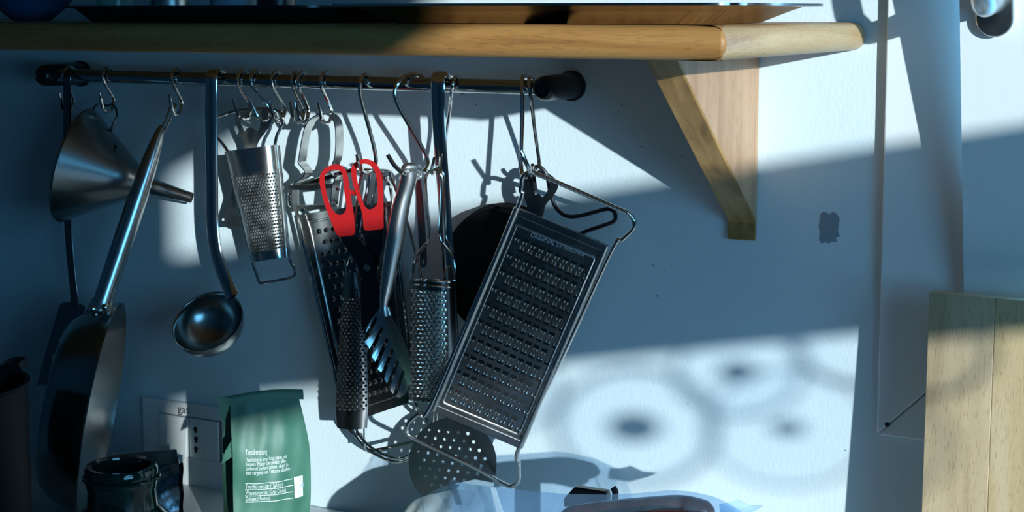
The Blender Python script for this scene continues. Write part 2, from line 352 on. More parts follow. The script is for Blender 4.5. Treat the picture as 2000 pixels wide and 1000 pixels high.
# the side window the sun comes through: two lights with a deep transom between, glass roundels added in the lower light to cast ring shadows
w2 = thing('window_2', (XW, -d1, W2['z0']), None, None, kind=S)
MB().box((XW-.0, -d0, W2['z1']), (XW+.012, -d1, W2['z2'])).build('transom', M['joinery'], w2, smooth=0)
for (a, c) in (((XW, -d0, W2['z3']-.03), (XW+.04, -d1, W2['z3'])), ((XW, -d0, W2['z0']), (XW+.04, -d1, W2['z0']+.03)), ((XW, -d0, W2['z0']), (XW+.04, -d0-.03, W2['z3']))):
    MB().box(a, c).build('frame_member', M['joinery'], w2, smooth=0)
arch = [(2.494,1.84),(2.42,1.864),(2.34,1.893),(2.27,1.922),(2.19,1.960),(2.08,2.005),(1.92,2.055),(1.70,2.08)]; mid = (d0+d1)/2  # unseen arch, added and shaped to keep sun off the far shelf front
arch = arch+[(2*mid-a, z_) for a, z_ in reversed(arch[:-1])]
MB().prism([V(XW+.002, -a, z_) for a, z_ in [(d1, W2['z3']-.031)]+arch+[(d0, W2['z3']-.031)]], (.03, 0, 0)).build('arched_head', M['joinery'], w2, smooth=0)
SUN = unit(V(TA, -1, TB))
for i, (dep, z, R, rc, rr) in enumerate(((1.825, 1.451, .070, .0225, .0085), (1.660, 1.437, .066, .013, .004), (1.713, 1.504, .052, .016, .006), (1.593, 1.520, .045, .0, .008), (1.968, 1.505, .045, .0, .006))):
    c0 = V(XW-.02, -dep, z); u = unit(np.cross(V(0, 0, 1), SUN)); w = np.cross(SUN, u)
    mp = lambda x, y, h, c0=c0, u=u, w=w: c0+u*x+w*y+SUN*h
    ro = thing('glass_roundel', c0-V(0, 0, R), ['large round glass disc with a dark centre hung in the side window', 'pale round glass disc with a small centre in the side window', 'round glass disc close under the side window transom', 'plain glass ring at the near end of the side window', 'small glass disc at the far end of the side window'][i], 'suncatcher', 'glass discs in the side window')
    K = 100
    def pl(o, h, t, nm, m): plate([(x*K, y*K) for x, y in o], [[(x*K, y*K) for x, y in q] for q in h], 0, t, lambda x, y, hh: mp(x/K, y/K, hh)).build(nm, m, ro)
    pl(ell(0, 0, R, R, 40), [ell(0, 0, R-rr, R-rr, 40)], .004, 'rim', M['lead'])
    pl(ell(0, 0, R-rr-.0004, R-rr-.0004, 40), [ell(0, 0, max(rc, .004)+.0004, max(rc, .004)+.0004, 24)], .002, 'disc', M['roundel'])
    if rc: pl(ell(0, 0, rc, rc*.8, 24), [], .006, 'boss', M['bosses'])
    MB().tube([mp(0, R-.001, .002), V(XW-.02, -dep, W2['z1']-.0)], .0005, 5, smooth=1).build('thread', M['ink'], ro)

tag(MB().box((-2.199, -.001, ZC-.04), (XW-.001, -.62, ZC)).build('worktop', M['counter'], smooth=0, bevel=.004), 'pale stone worktop running along the foot of the wall', 'worktop')
tag(MB().box((-2.199, -.001, 0.001), (XW-.001, -.56, ZC-.0405)).build('base_cabinet', M['joinery'], smooth=0), 'white base cabinet carrying the pale worktop', 'cabinet')

# ------------------------------------------------------------------ shelf
ZB = P(1690, 98.5, 0)[2]; ZT = ZB+.0288; SXE = P(1690, 97, 0)[0]; SD = .408
sh = thing('wall_shelf', (SXE-.5, 0, ZB), 'thick oak wall shelf with rounded edges on a triangular oak bracket', 'shelf')
b = MB(); rad = .0138; RC = .005
# rounded board: cross-section swept round the plan outline (wall - right end - front)
plan = [(SXE, -.0005)]+[(SXE-RC+RC*math.cos(t), -(SD-RC)-RC*math.sin(t)) for t in np.linspace(0, math.pi/2, 7)]+[(-2.19, -SD)]
prof = [(rad*(1-math.cos(t)), (ZT-rad)+rad*math.sin(t)) for t in np.linspace(math.pi/2, 0, 7)]+[(rad*(1-math.cos(t)), (ZB+rad)-rad*math.sin(t)) for t in np.linspace(0, math.pi/2, 7)]
vs = []; n = len(prof)
for (x, y), nn in zip(plan, [(1, 0)]+[(math.cos(t), -math.sin(t)) for t in np.linspace(0, math.pi/2, 7)]+[(0, -1)]):
    for (ins, z) in prof: vs.append((x-nn[0]*ins, y-nn[1]*ins, z))
fs = []; mi = []
for i in range(len(plan)-1):
    for k in range(n-1): fs.append((i*n+k, i*n+k+1, (i+1)*n+k+1, (i+1)*n+k))
b.v = vs; b.f = fs; b.m = [1 if f[0]//n < 1 else 0 for f in fs]
top = [i*n for i in range(len(plan))]; bot = [i*n+n-1 for i in range(len(plan))]; L = len(vs)
b.v += [(-2.19, -.0005, ZT), (-2.19, -.0005, ZB)]; b.f += [tuple(top+[L]), tuple(bot+[L+1])]; b.m += [0, 0]
b.build('board', [M['oak'], M['oak_end']], sh, smooth=40)
# bracket: triangular side with its sloping front edge
BX1 = P(1481, 300)[0]; BT = .031; zb_ = P(1479, 468)[2]; zl = P(1479, 405)[2]; ztip = ZB-.001
pa, pb = P(1335, 155, .204), P(1479, 430, .004); fd = .204+(ztip-pa[2])*(.200/(pa[2]-pb[2]))
q = [(0, ztip), (-fd, ztip), (-.004, pb[2]), (-.004, zb_), (0, zb_)]
br = MB().prism([V(BX1, y-.0006, z) for y, z in q], (-BT+.004, 0, 0)).build('bracket', M['oak_v'], sh, bevel=.0012, smooth=30)
# the sloping front edge board of the bracket
e0, e1 = V(BX1, -fd, ztip), V(BX1, -.004, pb[2]); sl = unit(e1-e0); out = np.cross(V(1, 0, 0), sl); out = out if out[1] < 0 else -out
MB().prism([V(BX1+.0004, *e0[1:]), V(BX1+.0004, *e1[1:]), V(BX1+.0004, -.004, zb_-.0005), V(BX1+.0004, -.004-.0035, zb_-.0005), V(BX1+.0004, *(e1+out*.0035)[1:]), V(BX1+.0004, *(e0+out*.0035)[1:])], (-BT-.0004, 0, 0)).build('bracket_edge', M['oak_v2'], sh, bevel=.001, smooth=30)

# ------------------------------------------------------------------ rail
ZR, DR, RR = 1.4395, .055, .0082
xl, xr = P(86, 149, .07)[0], P(1118, 165, 0)[0]
rail = thing('utensil_rail', (xl, 0, ZR-.02), 'dark steel hanging rail on two round posts below the shelf', 'rail')
MB().tube([V(xl, -DR, ZR), V(xr, -DR, ZR)], RR, 20, smooth=1).build('rod', M['rodsteel'], rail)
for x in (xl, xr):
    MB().lathe([(.0003, .0172), (.004, .0172), (.0048, .0150), (.030, .0144), (.066, .0140), (.072, .0130), (.0755, .0108), (.0765, .0100), (.0765, .0092), (.0755, .0086), (.0757, .0)], V(x, 0, ZR), (0, -1, 0), 32).build('post', M['blackplastic'], rail)

def rodx(px, py=None, d=DR): return P(px, 160, d)[0]
HOOKG = 's-hooks on the utensil rail'
def s_hook(px, h, label, r=.0024, lean=0.0, tw=0.0, back=.007, lr=.0104, tip=.015):
    """S-hook standing at right angles to the rod: over the rod, down behind, up in front"""
    X = rodx(px); pr = []
    R0 = RR+r+.0004
    for t in np.linspace(-28, 180, 11): pr.append((-R0*math.cos(math.radians(t)), R0*math.sin(math.radians(t))))   # back, over the top, front
    zb = R0-h+lr+r; cy = -back+lr
    pr.append((R0*.85-.001, -.008))
    pr.append((-back-.0006, zb+.006))
    for t in np.linspace(190, 345, 8): pr.append((cy+lr*math.cos(math.radians(t)), zb+lr*math.sin(math.radians(t))))
    pr.append((cy+lr+.0022, zb+tip*.4)); pr.append((cy+lr+.0045, zb+tip))
    pts = []
    for (y, z) in pr:      # y toward the room
        k = min(0, z-0.0); yy = y*math.cos(tw) if z < -.004 else y
        pts.append(V(X+lean*k+(y*math.sin(tw) if z < -.004 else 0), -DR-yy, ZR+z))
    rr = [r]*(len(pts)-1)+[r*.75]
    o = MB().tube(pts, rr, 10, smooth=3).build('s_hook', M['chrome'])
    return tag(o, label, 'hook', HOOKG)
s_hook(213, .058, 'small steel hook on the rail holding the funnel by its wire ring')
s_hook(347, .058, 'small steel hook on the rail holding the frying pan handle', tw=.1)
s_hook(475, .061, 'small empty-looking hook next to the ladle, first over the half-round grater', lean=-.10, tw=-.2)
s_hook(501, .061, 'small hook carrying the wire handle of the tinned half-round grater', lean=-.30, tw=-.2)
s_hook(541, .061, 'small hook whose bend sits just above the corner of the half-round grater handle', lean=-.12, tw=-.1)
s_hook(581, .062, 'empty small hook, left one of the two touching each other', lean=-.08)
s_hook(592, .062, 'empty small hook, right one of the two touching each other', lean=-.06, tw=.1)
s_hook(637, .062, 'small hook on the rail holding the inverted U of the peeler', lean=-.05)
s_hook(136, .060, 'small hook on the rail half hidden behind the turner strap', lean=.05)
def wire_thing(name, pts, r, label, cat, m='chrome', group=None, n=10, smooth=4):
    return tag(MB().tube([P(*q) for q in pts], r, n, smooth=smooth).build(name, M[m]), label, cat, group)
wire_thing('s_hook', [(722,176,.040),(727,160,.042),(722,148,.048),(712,146,.060),(705,156,.070),(703,180,.070),(711,215,.064),(722,255,.056),(731,290,.052),(734,315,.052),(728,333,.060),(715,338,.080),(707,334,.098),(701,320,.107),(697,302,.110)], .0024, 'long steel hook running down to the red scissors', 'hook', group=HOOKG)
wire_thing('s_hook', [(832,170,.040),(828,154,.042),(815,147,.048),(797,147,.060),(780,158,.072),(771,180,.076),(779,208,.074),(800,246,.070),(822,284,.066),(835,308,.064),(836,322,.066),(826,336,.078),(808,342,.092),(790,339,.108),(772,325,.114),(757,302,.118)], .0025, 'large wide-bent hook holding the slotted pasta server', 'hook', group=HOOKG)
wire_thing('s_hook', [(902,186,.042),(904,166,.040),(898,151,.045),(889,151,.062),(884,166,.068),(881,190,.064),(876,235,.050),(868,285,.046),(860,318,.046),(852,335,.050),(846,340,.064),(843,332,.078),(849,308,.082)], .0020, 'thin hook partly behind the perforated skimmer strap, holding the long cylinder grater', 'hook', group=HOOKG)
wire_thing('s_hook', [(1030,186,.043),(1031,164,.042),(1026,150,.049),(1020,152,.064),(1020,170,.069),(1020,230,.072),(1018,300,.076),(1018,332,.078),(1024,346,.084),(1033,345,.094),(1034,333,.104),(1025,312,.110),(1017,294,.113)], .0025, 'long straight hook next to the round rail post, holding the big flat grater', 'hook', group=HOOKG)
wire_thing('s_hook', [(1044,183,.046),(1042,163,.044),(1036,152,.052),(1033,160,.066),(1036,185,.067),(1044,250,.052),(1051,300,.042),(1053,322,.042),(1048,333,.052),(1042,332,.062),(1040,322,.068)], .0022, 'thin hook closest to the rail end, going down behind the big flat grater', 'hook', group=HOOKG)

# ------------------------------------------------------------------ turner at the rail's end
pn = thing('turner', P(120, 750, .05), 'dark steel turner with a long strap handle hanging at the very end of the rail', 'turner')
MB().ribbon([P(150,160,.040), P(151,148,.044), P(144,138,.052), P(135,140,.066), P(131,152,.072), P(131,200,.068), P(131,300,.052), P(132,420,.048), P(137,500,.048), P(143,560,.048), P(147,600,.048)], V(1, 0, 0), [.013]*8+[.013,.012,.016], .0042, oval=True).build('handle', M['darkchrome'], pn)
plate([(116,596),(126,590),(150,590),(166,598),(160,690),(150,756),(72,752),(88,690)], [ell(118,680,3,22,12), ell(104,712,3,22,12), ell(136,690,3,22,12)], .046, .0015, P).build('head', M['gunmetal'], pn)

# ------------------------------------------------------------------ funnel
rim_c = P(146, 322, .088); r_, u_, f_ = view(146, 322); axis = unit(r_*205-u_*66-f_*72)
fu = thing('funnel', rim_c-V(0, 0, .08), 'brushed steel funnel lying on its side, hung by a wire ring', 'funnel')
Rf, Lc, Ls = .0755, .098, .060
MB().lathe([(0, Rf-.0015), (.0004, Rf), (.003, Rf), (.0045, Rf-.0012), (Lc, .0115), (Lc, .0100), (.006, Rf-.0035), (.0, Rf-.0015)], rim_c, axis, 64).build('cone', M['cookware'], fu)
MB().lathe([(Lc-.004, .0114), (Lc+.004, .0106), (Lc+Ls, .0068), (Lc+Ls, .0058), (Lc-.003, .0098)], rim_c, axis, 32).build('spout', M['steel'], fu)
MB().tube([P(181,222,.075), P(184,209,.062), P(196,203,.052), P(209,207,.052), P(219,204,.050), P(227,214,.050), P(228,228,.054), P(220,245,.060), P(217,262,.066), P(222,278,.074), P(230,290,.082)], .0016, 8).build('hanging_ring', M['gunmetal'], fu)

# ------------------------------------------------------------------ frying pan
pc = P(199, 800, .150); r_, u_, f_ = view(199, 803); nrm = unit(.97*r_-.207*u_-.125*f_)
fp = thing('frying_pan', pc-V(0, 0, .15), 'steel frying pan seen edge-on, hanging by its long tube handle', 'pan')
Rp = .1345
MB().lathe([(-.056, .0), (-.056, .098), (-.053, .104), (-.040, .115), (-.010, .1305), (-.002, Rp-.0008), (.0, Rp), (.0012, Rp), (.0014, Rp-.0012), (-.003, Rp-.0028), (-.012, .1275), (-.040, .111), (-.051, .100), (-.0535, .094), (-.0535, 0)], pc, nrm, 72).build('body', M['cookware'], fp)
h0, h1 = P(196, 602, .150), P(311, 262, .072)
hd = unit(h1-h0)
MB().tube([h0-hd*.004, h0+hd*.02, h0+(h1-h0)*.35, h0+(h1-h0)*.65, h0+(h1-h0)*.85, h1, h1+hd*.012], [.0125, .0118, .0125, .0122, .0100, .0065, .0025], 18).build('handle', M['steel'], fp)
MB().ribbon([P(196,590,.150), P(192,603,.149), P(188,616,.148), P(180,628,.147)], V(1, .2, 0), [.022,.026,.028,.020], .004).build('handle_bracket', M['steel'], fp)
MB().tube([P(313,262,.070), P(320,240,.064), P(328,222,.058), P(334,207,.054), P(341,203,.052), P(343,210,.055), P(334,230,.060), P(324,252,.066), P(316,266,.070)], .0016, 8).build('hanging_loop', M['steel'], fp)
for (x, y) in ((181, 603), (205, 600)):
    MB().lathe([(0, .0045), (.002, .0042), (.0035, .0025), (.004, 0)], P(x, y, .163), -FWD, 14).build('rivet', M['chrome'], fp)

# ------------------------------------------------------------------ ladle
ld_ = thing('ladle', P(405, 690, .09), 'steel soup ladle with a flat strap handle and a round bowl', 'ladle')
MB().ribbon([P(432,168,.040), P(434,150,.039), P(424,137,.052), P(414,143,.069), P(413,165,.072), P(413,250,.071), P(414,350,.071), P(415,430,.071), P(421,485,.071), P(432,525,.072), P(444,556,.074), P(455,580,.078)], V(1, .25, 0), [.0165]*9+[.016,.016,.017], .0052, oval=True).build('handle', M['chrome'], ld_)
r_, u_, f_ = view(405, 630); bn = unit(-.73*f_+.68*(-.485*r_+.875*u_)); bc = P(405, 628, .100); Rb = .0440
pr = [(0, Rb), (.0008, Rb+.0012)]+[(-(Rb*.90)*math.sin(t), (Rb+.0012)*math.cos(t)) for t in np.linspace(.06, math.pi/2, 14)]
pr += [(-(Rb*.90-.0015)*math.sin(t), (Rb-.0006)*math.cos(t)) for t in np.linspace(math.pi/2, .02, 14)]+[(0, Rb)]
MB().lathe(pr, bc, bn, 48).build('bowl', M['cookware'], ld_)

# ------------------------------------------------------------------ grater helpers
def dimples(fn, rows, r, h, parent, name, m, n=6, dome=False):
    """many small raised teeth on the surface fn(u, v); joined, nobody counts them"""
    mb = MB()
    for (u, v) in rows:
        p = fn(u, v); e = 1e-3; du = unit(fn(u+e, v)-fn(u-e, v)); dv = unit(fn(u, v+e)-fn(u, v-e)); nn = np.cross(du, dv); nn = nn if nn@(CAM-p) > 0 else -nn
        dv = np.cross(nn, du)
        ring = [p+r*(math.cos(2*math.pi*k/n)*du+math.sin(2*math.pi*k/n)*dv)-nn*.0002 for k in range(n)]
        ring2 = [p+.55*r*(math.cos(2*math.pi*k/n)*du+math.sin(2*math.pi*k/n)*dv)+nn*h for k in range(n)]
        pit = p+nn*h*(1.18 if dome else .2)
        vs = ring+ring2+[pit]; mb.add(vs, [(k, (k+1) % n, n+(k+1) % n, n+k) for k in range(n)]); mb.add([*ring2, pit], [(k, (k+1) % n, n) for k in range(n)], 0 if dome else 1)
    o = mb.build(name, [m, M['hole']], parent, smooth=50); o['kind'] = 'stuff'; return o
def stagger(nu, nv, u0, u1, v0, v1):
    out = []
    for j in range(nv):
        for i in range(nu-(j % 2)): out.append((u0+(u1-u0)*(i+.5*(j % 2))/(nu-1), v0+(v1-v0)*j/(nv-1)))
    return out
def halfround(TLp, TRp, BRp, BLp, d, bulge, pw=1.0):
    """front of a half-round body given by its corners in the picture and its distance from the wall"""
    a, b_, c, d_ = [np.array(q, float) for q in (TLp, TRp, BRp, BLp)]
    def fn(u, v, off=0.0):
        x = (a*(1-u)+b_*u)*(1-v)+(d_*(1-u)+c*u)*v; t = max(0.0, 1-(2*u-1)**2)
        return P(x[0], x[1], d+bulge*t**.5+off)
    return fn

# ------------------------------------------------------------------ small tinned half-round grater
g1 = thing('half_round_grater', P(530, 512, .06), 'small tinned half-round grater with wire handles and fine teeth', 'grater')
fn = halfround((441,296),(542,283),(562,500),(491,512), .058, .024)
us = [(1-math.cos(math.pi*k/18))/2 for k in range(19)]
def shell(f, v0, v1, mb, nv=2, off=0.0, mi=0):
    mb.grid(lambda s, t: f(us[round(s*18)], v0+(v1-v0)*t, off), 18, nv, mi)
b = MB(); shell(fn, 0, 1, b, 8)
b.add([fn(u, 0) for u in us], [tuple(range(19))]); b.add([fn(u, 1) for u in us], [tuple(range(19))])
b.build('body', M['tin'], g1)
b = MB(); shell(fn, -.004, .215, b, 3, .0012); b.build('top_band', M['steel'], g1)
b = MB(); shell(fn, .93, 1.004, b, 2, .0012); b.build('bottom_band', M['steel'], g1)
dimples(fn, stagger(15, 23, .10, .90, .25, .91), .00165, .0013, g1, 'fine_teeth', M['tin'])
MB().tube([P(447,300,.058), P(438,285,.057), P(420,264,.057), P(412,250,.057), P(416,238,.057), P(432,226,.056), P(460,217,.055), P(492,213,.055), P(525,213,.055), P(547,219,.056), P(553,230,.057), P(551,244,.057), P(541,264,.058), P(537,284,.058)], .0019, 10).build('wire_handle', M['chrome'], g1)
MB().tube([P(544,284,.059), P(553,380,.059), P(565,497,.059), P(574,522,.058), P(576,534,.058), P(569,542,.058), P(540,548,.058), P(512,553,.058), P(505,548,.058), P(501,534,.058), P(493,510,.059), P(466,400,.059), P(441,296,.059)], .0019, 10, smooth=3).build('wire_frame', M['chrome'], g1)

# bottle opener behind it
bo = plate([(462,244),(459,228),(466,216),(482,211),(510,211),(528,216),(531,230),(526,247),(514,264),(503,282),(497,320),(482,390),(473,443),(455,442),(437,436),(452,380),(470,310),(478,284),(470,264)],
           [[(470,240),(472,230),(484,226),(500,228),(509,235),(508,247),(504,257),(497,251),(488,248),(481,251),(478,258)], ell(450,427,3,3,10)], .038, .0022, P, (3, 1))
tag(bo.build('bottle_opener', M['tin']), 'flat worn bottle opener hanging behind the small half-round grater', 'bottle opener')

# ------------------------------------------------------------------ swivel peeler
pe = thing('peeler', P(620, 408, .05), 'steel peeler hanging by its bent strip, upside-down U with a cross blade', 'peeler')
MB().ribbon([P(578,412,.055), P(576,385,.055), P(579,360,.055), P(592,350,.055), P(602,340,.055), P(600,330,.055), P(590,318,.055), P(591,308,.055), P(597,270,.055), P(604,245,.055), P(617,229,.055), P(636,221,.055), P(652,227,.055), P(661,243,.055), P(663,275,.055), P(661,305,.055), P(656,320,.055), P(652,335,.055), P(661,348,.055), P(656,362,.055), P(652,400,.055)], V(0, -1, 0), .0155, .0013).build('strip_handle', M['steel'], pe)
MB().ribbon([P(563,366,.063), P(607,366,.058), P(654,362,.058)], V(0, -.5, 1), [.006,.007,.006], .0015, smooth=1).build('blade', M['steel'], pe)
MB().tube([P(588,362,.055), P(640,345,.056), P(690,331,.056)], .0026, 8, smooth=1).build('blade_pin', M['chrome'], pe)
MB().ribbon([P(571,405,.058), P(634,404,.058), P(655,398,.057)], V(0, -.6, 1), .006, .0015, smooth=1).build('guard_bar', M['steel'], pe)
for (x, y) in ((660, 369), (592, 410)): MB().lathe([(0, .0026), (.0012, .0022), (.0016, 0)], P(x, y, .0625), V(.3, -.95, 0), 10).build('rivet', M['chrome'], pe)

# ------------------------------------------------------------------ coarse grater at the back
cg = thing('coarse_grater', P(690, 835, .03), 'flat coarse grater leaning half hidden behind the scissors and server', 'grater')
QB = [np.array(q, float) for q in ((580,416),(768,388),(812,784),(676,830))]
def fb(u, v, off=0.0):
    x = (QB[0]*(1-u)+QB[1]*u)*(1-v)+(QB[3]*(1-u)+QB[2]*u)*v
    return P(x[0], x[1], .026+.012*v+off)
b = MB(); b.grid(lambda u, v: fb(.03+.94*u, .01+.985*v), 1, 1); b.grid(lambda u, v: fb(.03+.94*u, .01+.985*v, .0012), 1, 1)
b.build('plate', M['plate_steel'], cg)
MB().tube([fb(.13, .05, .002), fb(.87, .05, .002), fb(.9, .08, .002), fb(.9, .90, .002), fb(.87, .94, .002), fb(.13, .94, .002), fb(.1, .90, .002), fb(.1, .08, .002)], .0013, 6, closed=True, smooth=3).build('raised_border', M['steel'], cg)
MB().tube([P(579,414,.030), P(568,400,.032), P(566,386,.034), P(574,372,.036), P(620,355,.036), P(690,333,.036), P(735,335,.036), P(758,355,.034), P(766,386,.030), fb(1, .3, .003), fb(1, .7, .003), fb(1, 1, .003), P(832,815,.040), P(843,838,.040), P(838,855,.040), P(790,867,.040), P(730,880,.040), P(714,872,.040), P(706,850,.040), P(678,832,.042), fb(0, .7, .003), fb(0, .3, .003)], .0024, 8, closed=True, smooth=4).build('wire_frame', M['chrome'], cg)
rows = [(u, v) for j in range(16) for v in [.10+.80*j/15] for i in range(9-(j % 2)) for u in [.19+.62*(i+.5*(j % 2))/8]]
dimples(fb, rows, .0046, .0034, cg, 'coarse_teeth', M['steel'], 7)

# ------------------------------------------------------------------ looped wire whisk behind
wh = thing('wire_whisk', P(774, 905, .03), 'round double-wire whisk loop showing below the narrow rasp', 'whisk')
for k, (o_, dd) in enumerate(((0, .052), (7, .0555))):
    MB().tube([P(740,330,.050), P(722,420,.040), P(694,560,dd), P(682,700,dd), P(680+o_*.3,790,dd), P(687+o_,834,dd), P(704+o_*.8,864-o_*.6,dd), P(734+o_*.3,888-o_,dd), P(774,903-o_,dd), P(808-o_*.3,893-o_,dd), P(833-o_*.8,870-o_*.6,dd), P(847-o_,846,dd), P(853-o_,810,dd), P(850-o_,740,dd), P(838,620,dd), P(800,450,.040), P(760,335,.050)], .0017, 8).build('wire_loop', M['chrome'], wh)
MB().tube([P(712,880,.054), P(711,800,.054), P(712,650,.054), P(735,440,.042), P(748,335,.050)], .0012, 8).build('centre_wire', M['chrome'], wh)

# ------------------------------------------------------------------ narrow rasp
nr = thing('rasp_grater', P(688, 836, .05), 'narrow curved rasp grater with rows of tiny teeth, hanging beside the scissor blades', 'grater')
def fr(u, v, off=0.0):
    key = [(0, 675, 701, 529), (.16, 669, 709, 578), (.55, 659, 717, 700), (.9, 656, 719, 805), (1, 659, 717, 836)]
    for (a0, l0, r0, y0), (a1, l1, r1, y1) in zip(key, key[1:]):
        if v <= a1 or a1 == 1: t = (v-a0)/(a1-a0); break
    l, r_, y = l0+(l1-l0)*t, r0+(r1-r0)*t, y0+(y1-y0)*t
    return P(l+(r_-l)*u, y+3*(1-(2*u-1)**2), .068+.008*max(0, 1-(2*u-1)**2)+off)
b = MB(); b.grid(lambda u, v: fr(u, v), 10, 24); b.grid(lambda u, v: fr(u, v, -.0012), 10, 24)
b.build('blade', M['plate_steel'], nr)
dimples(fr, stagger(7, 34, .06, .94, .175, .875), .0019, .0022, nr, 'fine_teeth', M['chrome'], 6)
MB().tube([P(678,532,.070), P(676,520,.070), P(681,506,.070), P(688,496,.070), P(690,470,.068), P(697,400,.060), P(705,345,.060), P(714,338,.062), P(722,346,.062), P(708,420,.066), P(698,500,.070), P(699,532,.071)], .0016, 8).build('wire_handle', M['chrome'], nr)
vs, fs = text_mesh('INOX', .0042); b = MB(); A0 = fr(.42, .12, .0006); ux = unit(fr(.6, .12)-fr(.4, .12)); uy = V(0, 0, 1)
b.add([A0+ux*v[0]+uy*v[1] for v in vs], fs); b.build('lettering', M['ink'], nr)

# ------------------------------------------------------------------ red scissors
sc_ = thing('scissors', P(735, 650, .09), 'kitchen scissors with red plastic grips and dark blades', 'scissors')
plate([(661,460),(692,457),(712,480),(729,503),(741,560),(746,600),(744,650),(736,664),(726,640),(716,590),(708,545),(694,510)], [], .090, .0022, P).build('blade', M['bladegrey'], sc_)
plate([(711,448),(748,444),(747,480),(738,520),(728,560),(722,600),(718,650),(722,662),(706,640),(704,590),(706,545),(716,500)], [], .0872, .0022, P).build('blade', M['bladegrey'], sc_)
MB().lathe([(0, .0042), (.0014, .0038), (.002, .002), (.0021, 0)], P(717, 523, .092), (0, -1, 0), 16).build('rivet', M['steel'], sc_)
def grip(outer, hole, d):
    o = plate(outer, [hole], d, .0095, P, (4, 4)).build('grip', M['red'], sc_, smooth=40, bevel=.0022); return o
grip([(624,352),(628,336),(641,325),(660,321),(674,330),(680,348),(683,370),(687,395),(691,418),(693,440),(693,457),(677,461),(660,461),(650,441),(637,408),(628,376)],
     [(634,352),(637,339),(646,333),(658,332),(667,337),(670,350),(672,373),(676,396),(675,411),(667,419),(658,418),(648,407),(639,382)], .088)
grip([(686,337),(689,322),(701,313),(718,311),(734,319),(744,337),(748,360),(749,400),(749,430),(748,446),(730,449),(712,449),(709,430),(706,412),(698,388),(690,361)],
     [(696,337),(698,326),(708,320),(721,322),(731,333),(736,352),(738,378),(737,397),(730,406),(721,409),(713,403),(706,385),(700,363)], .0895)
MB().tube([P(683,376,.094), P(690,376,.094), P(696,377,.094)], [.0035,.0028,.0035], 10, smooth=1).build('stop', M['red'], sc_)

# ------------------------------------------------------------------ slotted pasta server
ps = thing('pasta_server', P(772, 778, .11), 'polished steel pasta server with a tapering round handle and slotted head', 'server')
cl = [(799,334,16,.098),(798,350,15,.098),(791,375,14.5,.099),(783,405,16,.100),(775,447,17,.101),(766,500,16,.103),(756,560,12.5,.106),(750,596,7.5,.108),(752,618,9,.109)]
MB().tube([P(x, y, d) for x, y, r, d in cl], [r/16.2/100 for x, y, r, d in cl], 24, smooth=4).build('handle', M['polished'], ps)
MB().tube([P(786,332,.103), P(795,327,.100), P(812,326,.092), P(820,331,.086), P(822,345,.084), P(812,350,.090)], [.003,.0055,.0045,.003,.0025,.002], 12).build('hanging_eye', M['brushed'], ps)
O_ = [(717,655),(725,684),(736,709),(748,730),(759,752),(771,772)]; I_ = [(734,622),(746,642),(756,663),(766,684),(777,706),(788,726)]
lt = [(716,640),(714,668),(728,697),(740,722),(753,742),(765,764),(780,777)]
poly = [(757,598),(764,616),(776,638),(788,662),(798,690),(803,720),(801,748),(792,770),(780,778)]
for k in range(5, -1, -1):
    (ox, oy), (ix, iy) = O_[k], I_[k]; w = 3.2
    poly += [(lt[k+1][0]-2, lt[k+1][1]-1), (ox+w, oy+w*.8), (ix+w*.9, iy+w*.5), (ix, iy-w), (ix-w*.9, iy-w*.3), (ox-w, oy-w*.8)]
poly += [(lt[0][0], lt[0][1]), (726,622), (738,606), (746,597)]
plate(poly, [], 0, .0016, lambda x, y, h: P(x, y, .104+.013*(((x-768-.35*(y-690))*.94)/45)**2+h), cuts=2).build('slotted_head', M['polished'], ps, smooth=45)

# ------------------------------------------------------------------ slim strip with a hole
st = plate([(812,346),(820,344),(829,420),(834,505),(833,518),(827,523),(821,519),(820,505),(815,420)], [ell(827,512,2.2,5,12)], .058, .002, P, (2, 1))
tag(st.build('steel_skewer', M['gunmetal']), 'slim dark steel strip with an eye at its lower end beside the server handle', 'skewer')

# ------------------------------------------------------------------ long cylinder grater
g2 = thing('cylinder_grater', P(845, 790, .07), 'long half-round grater with a narrow wire handle beside the server head', 'grater')
fc = halfround((803,548),(888,552),(893,790),(799,782), .064, .030)
b = MB(); shell(fc, 0, 1, b, 8); b.add([fc(u, 0) for u in us], [tuple(range(19))]); b.add([fc(u, 1) for u in us], [tuple(range(19))])
b.build('body', M['gunmetal'], g2)
dimples(fc, stagger(9, 26, .05, .78, .085, .955), .0030, .0030, g2, 'round_teeth', M['chrome'], 8, True)
for v in (-.006, .035, 1.0):
    MB().tube([fc(u, v, .0016) for u in us], .0018, 8, smooth=1).build('rim_wire', M['chrome'], g2)
MB().tube([P(803,549,.066), P(806,530,.066), P(811,504,.066), P(824,486,.066), P(836,470,.067), P(838,446,.067), P(834,400,.068), P(831,358,.069), P(834,340,.070), P(848,331,.071), P(860,339,.070), P(863,358,.069), P(862,410,.068), P(860,464,.067), P(872,485,.066), P(885,504,.066), P(889,530,.066), P(888,552,.066)], .0019, 10).build('wire_handle', M['chrome'], g2)

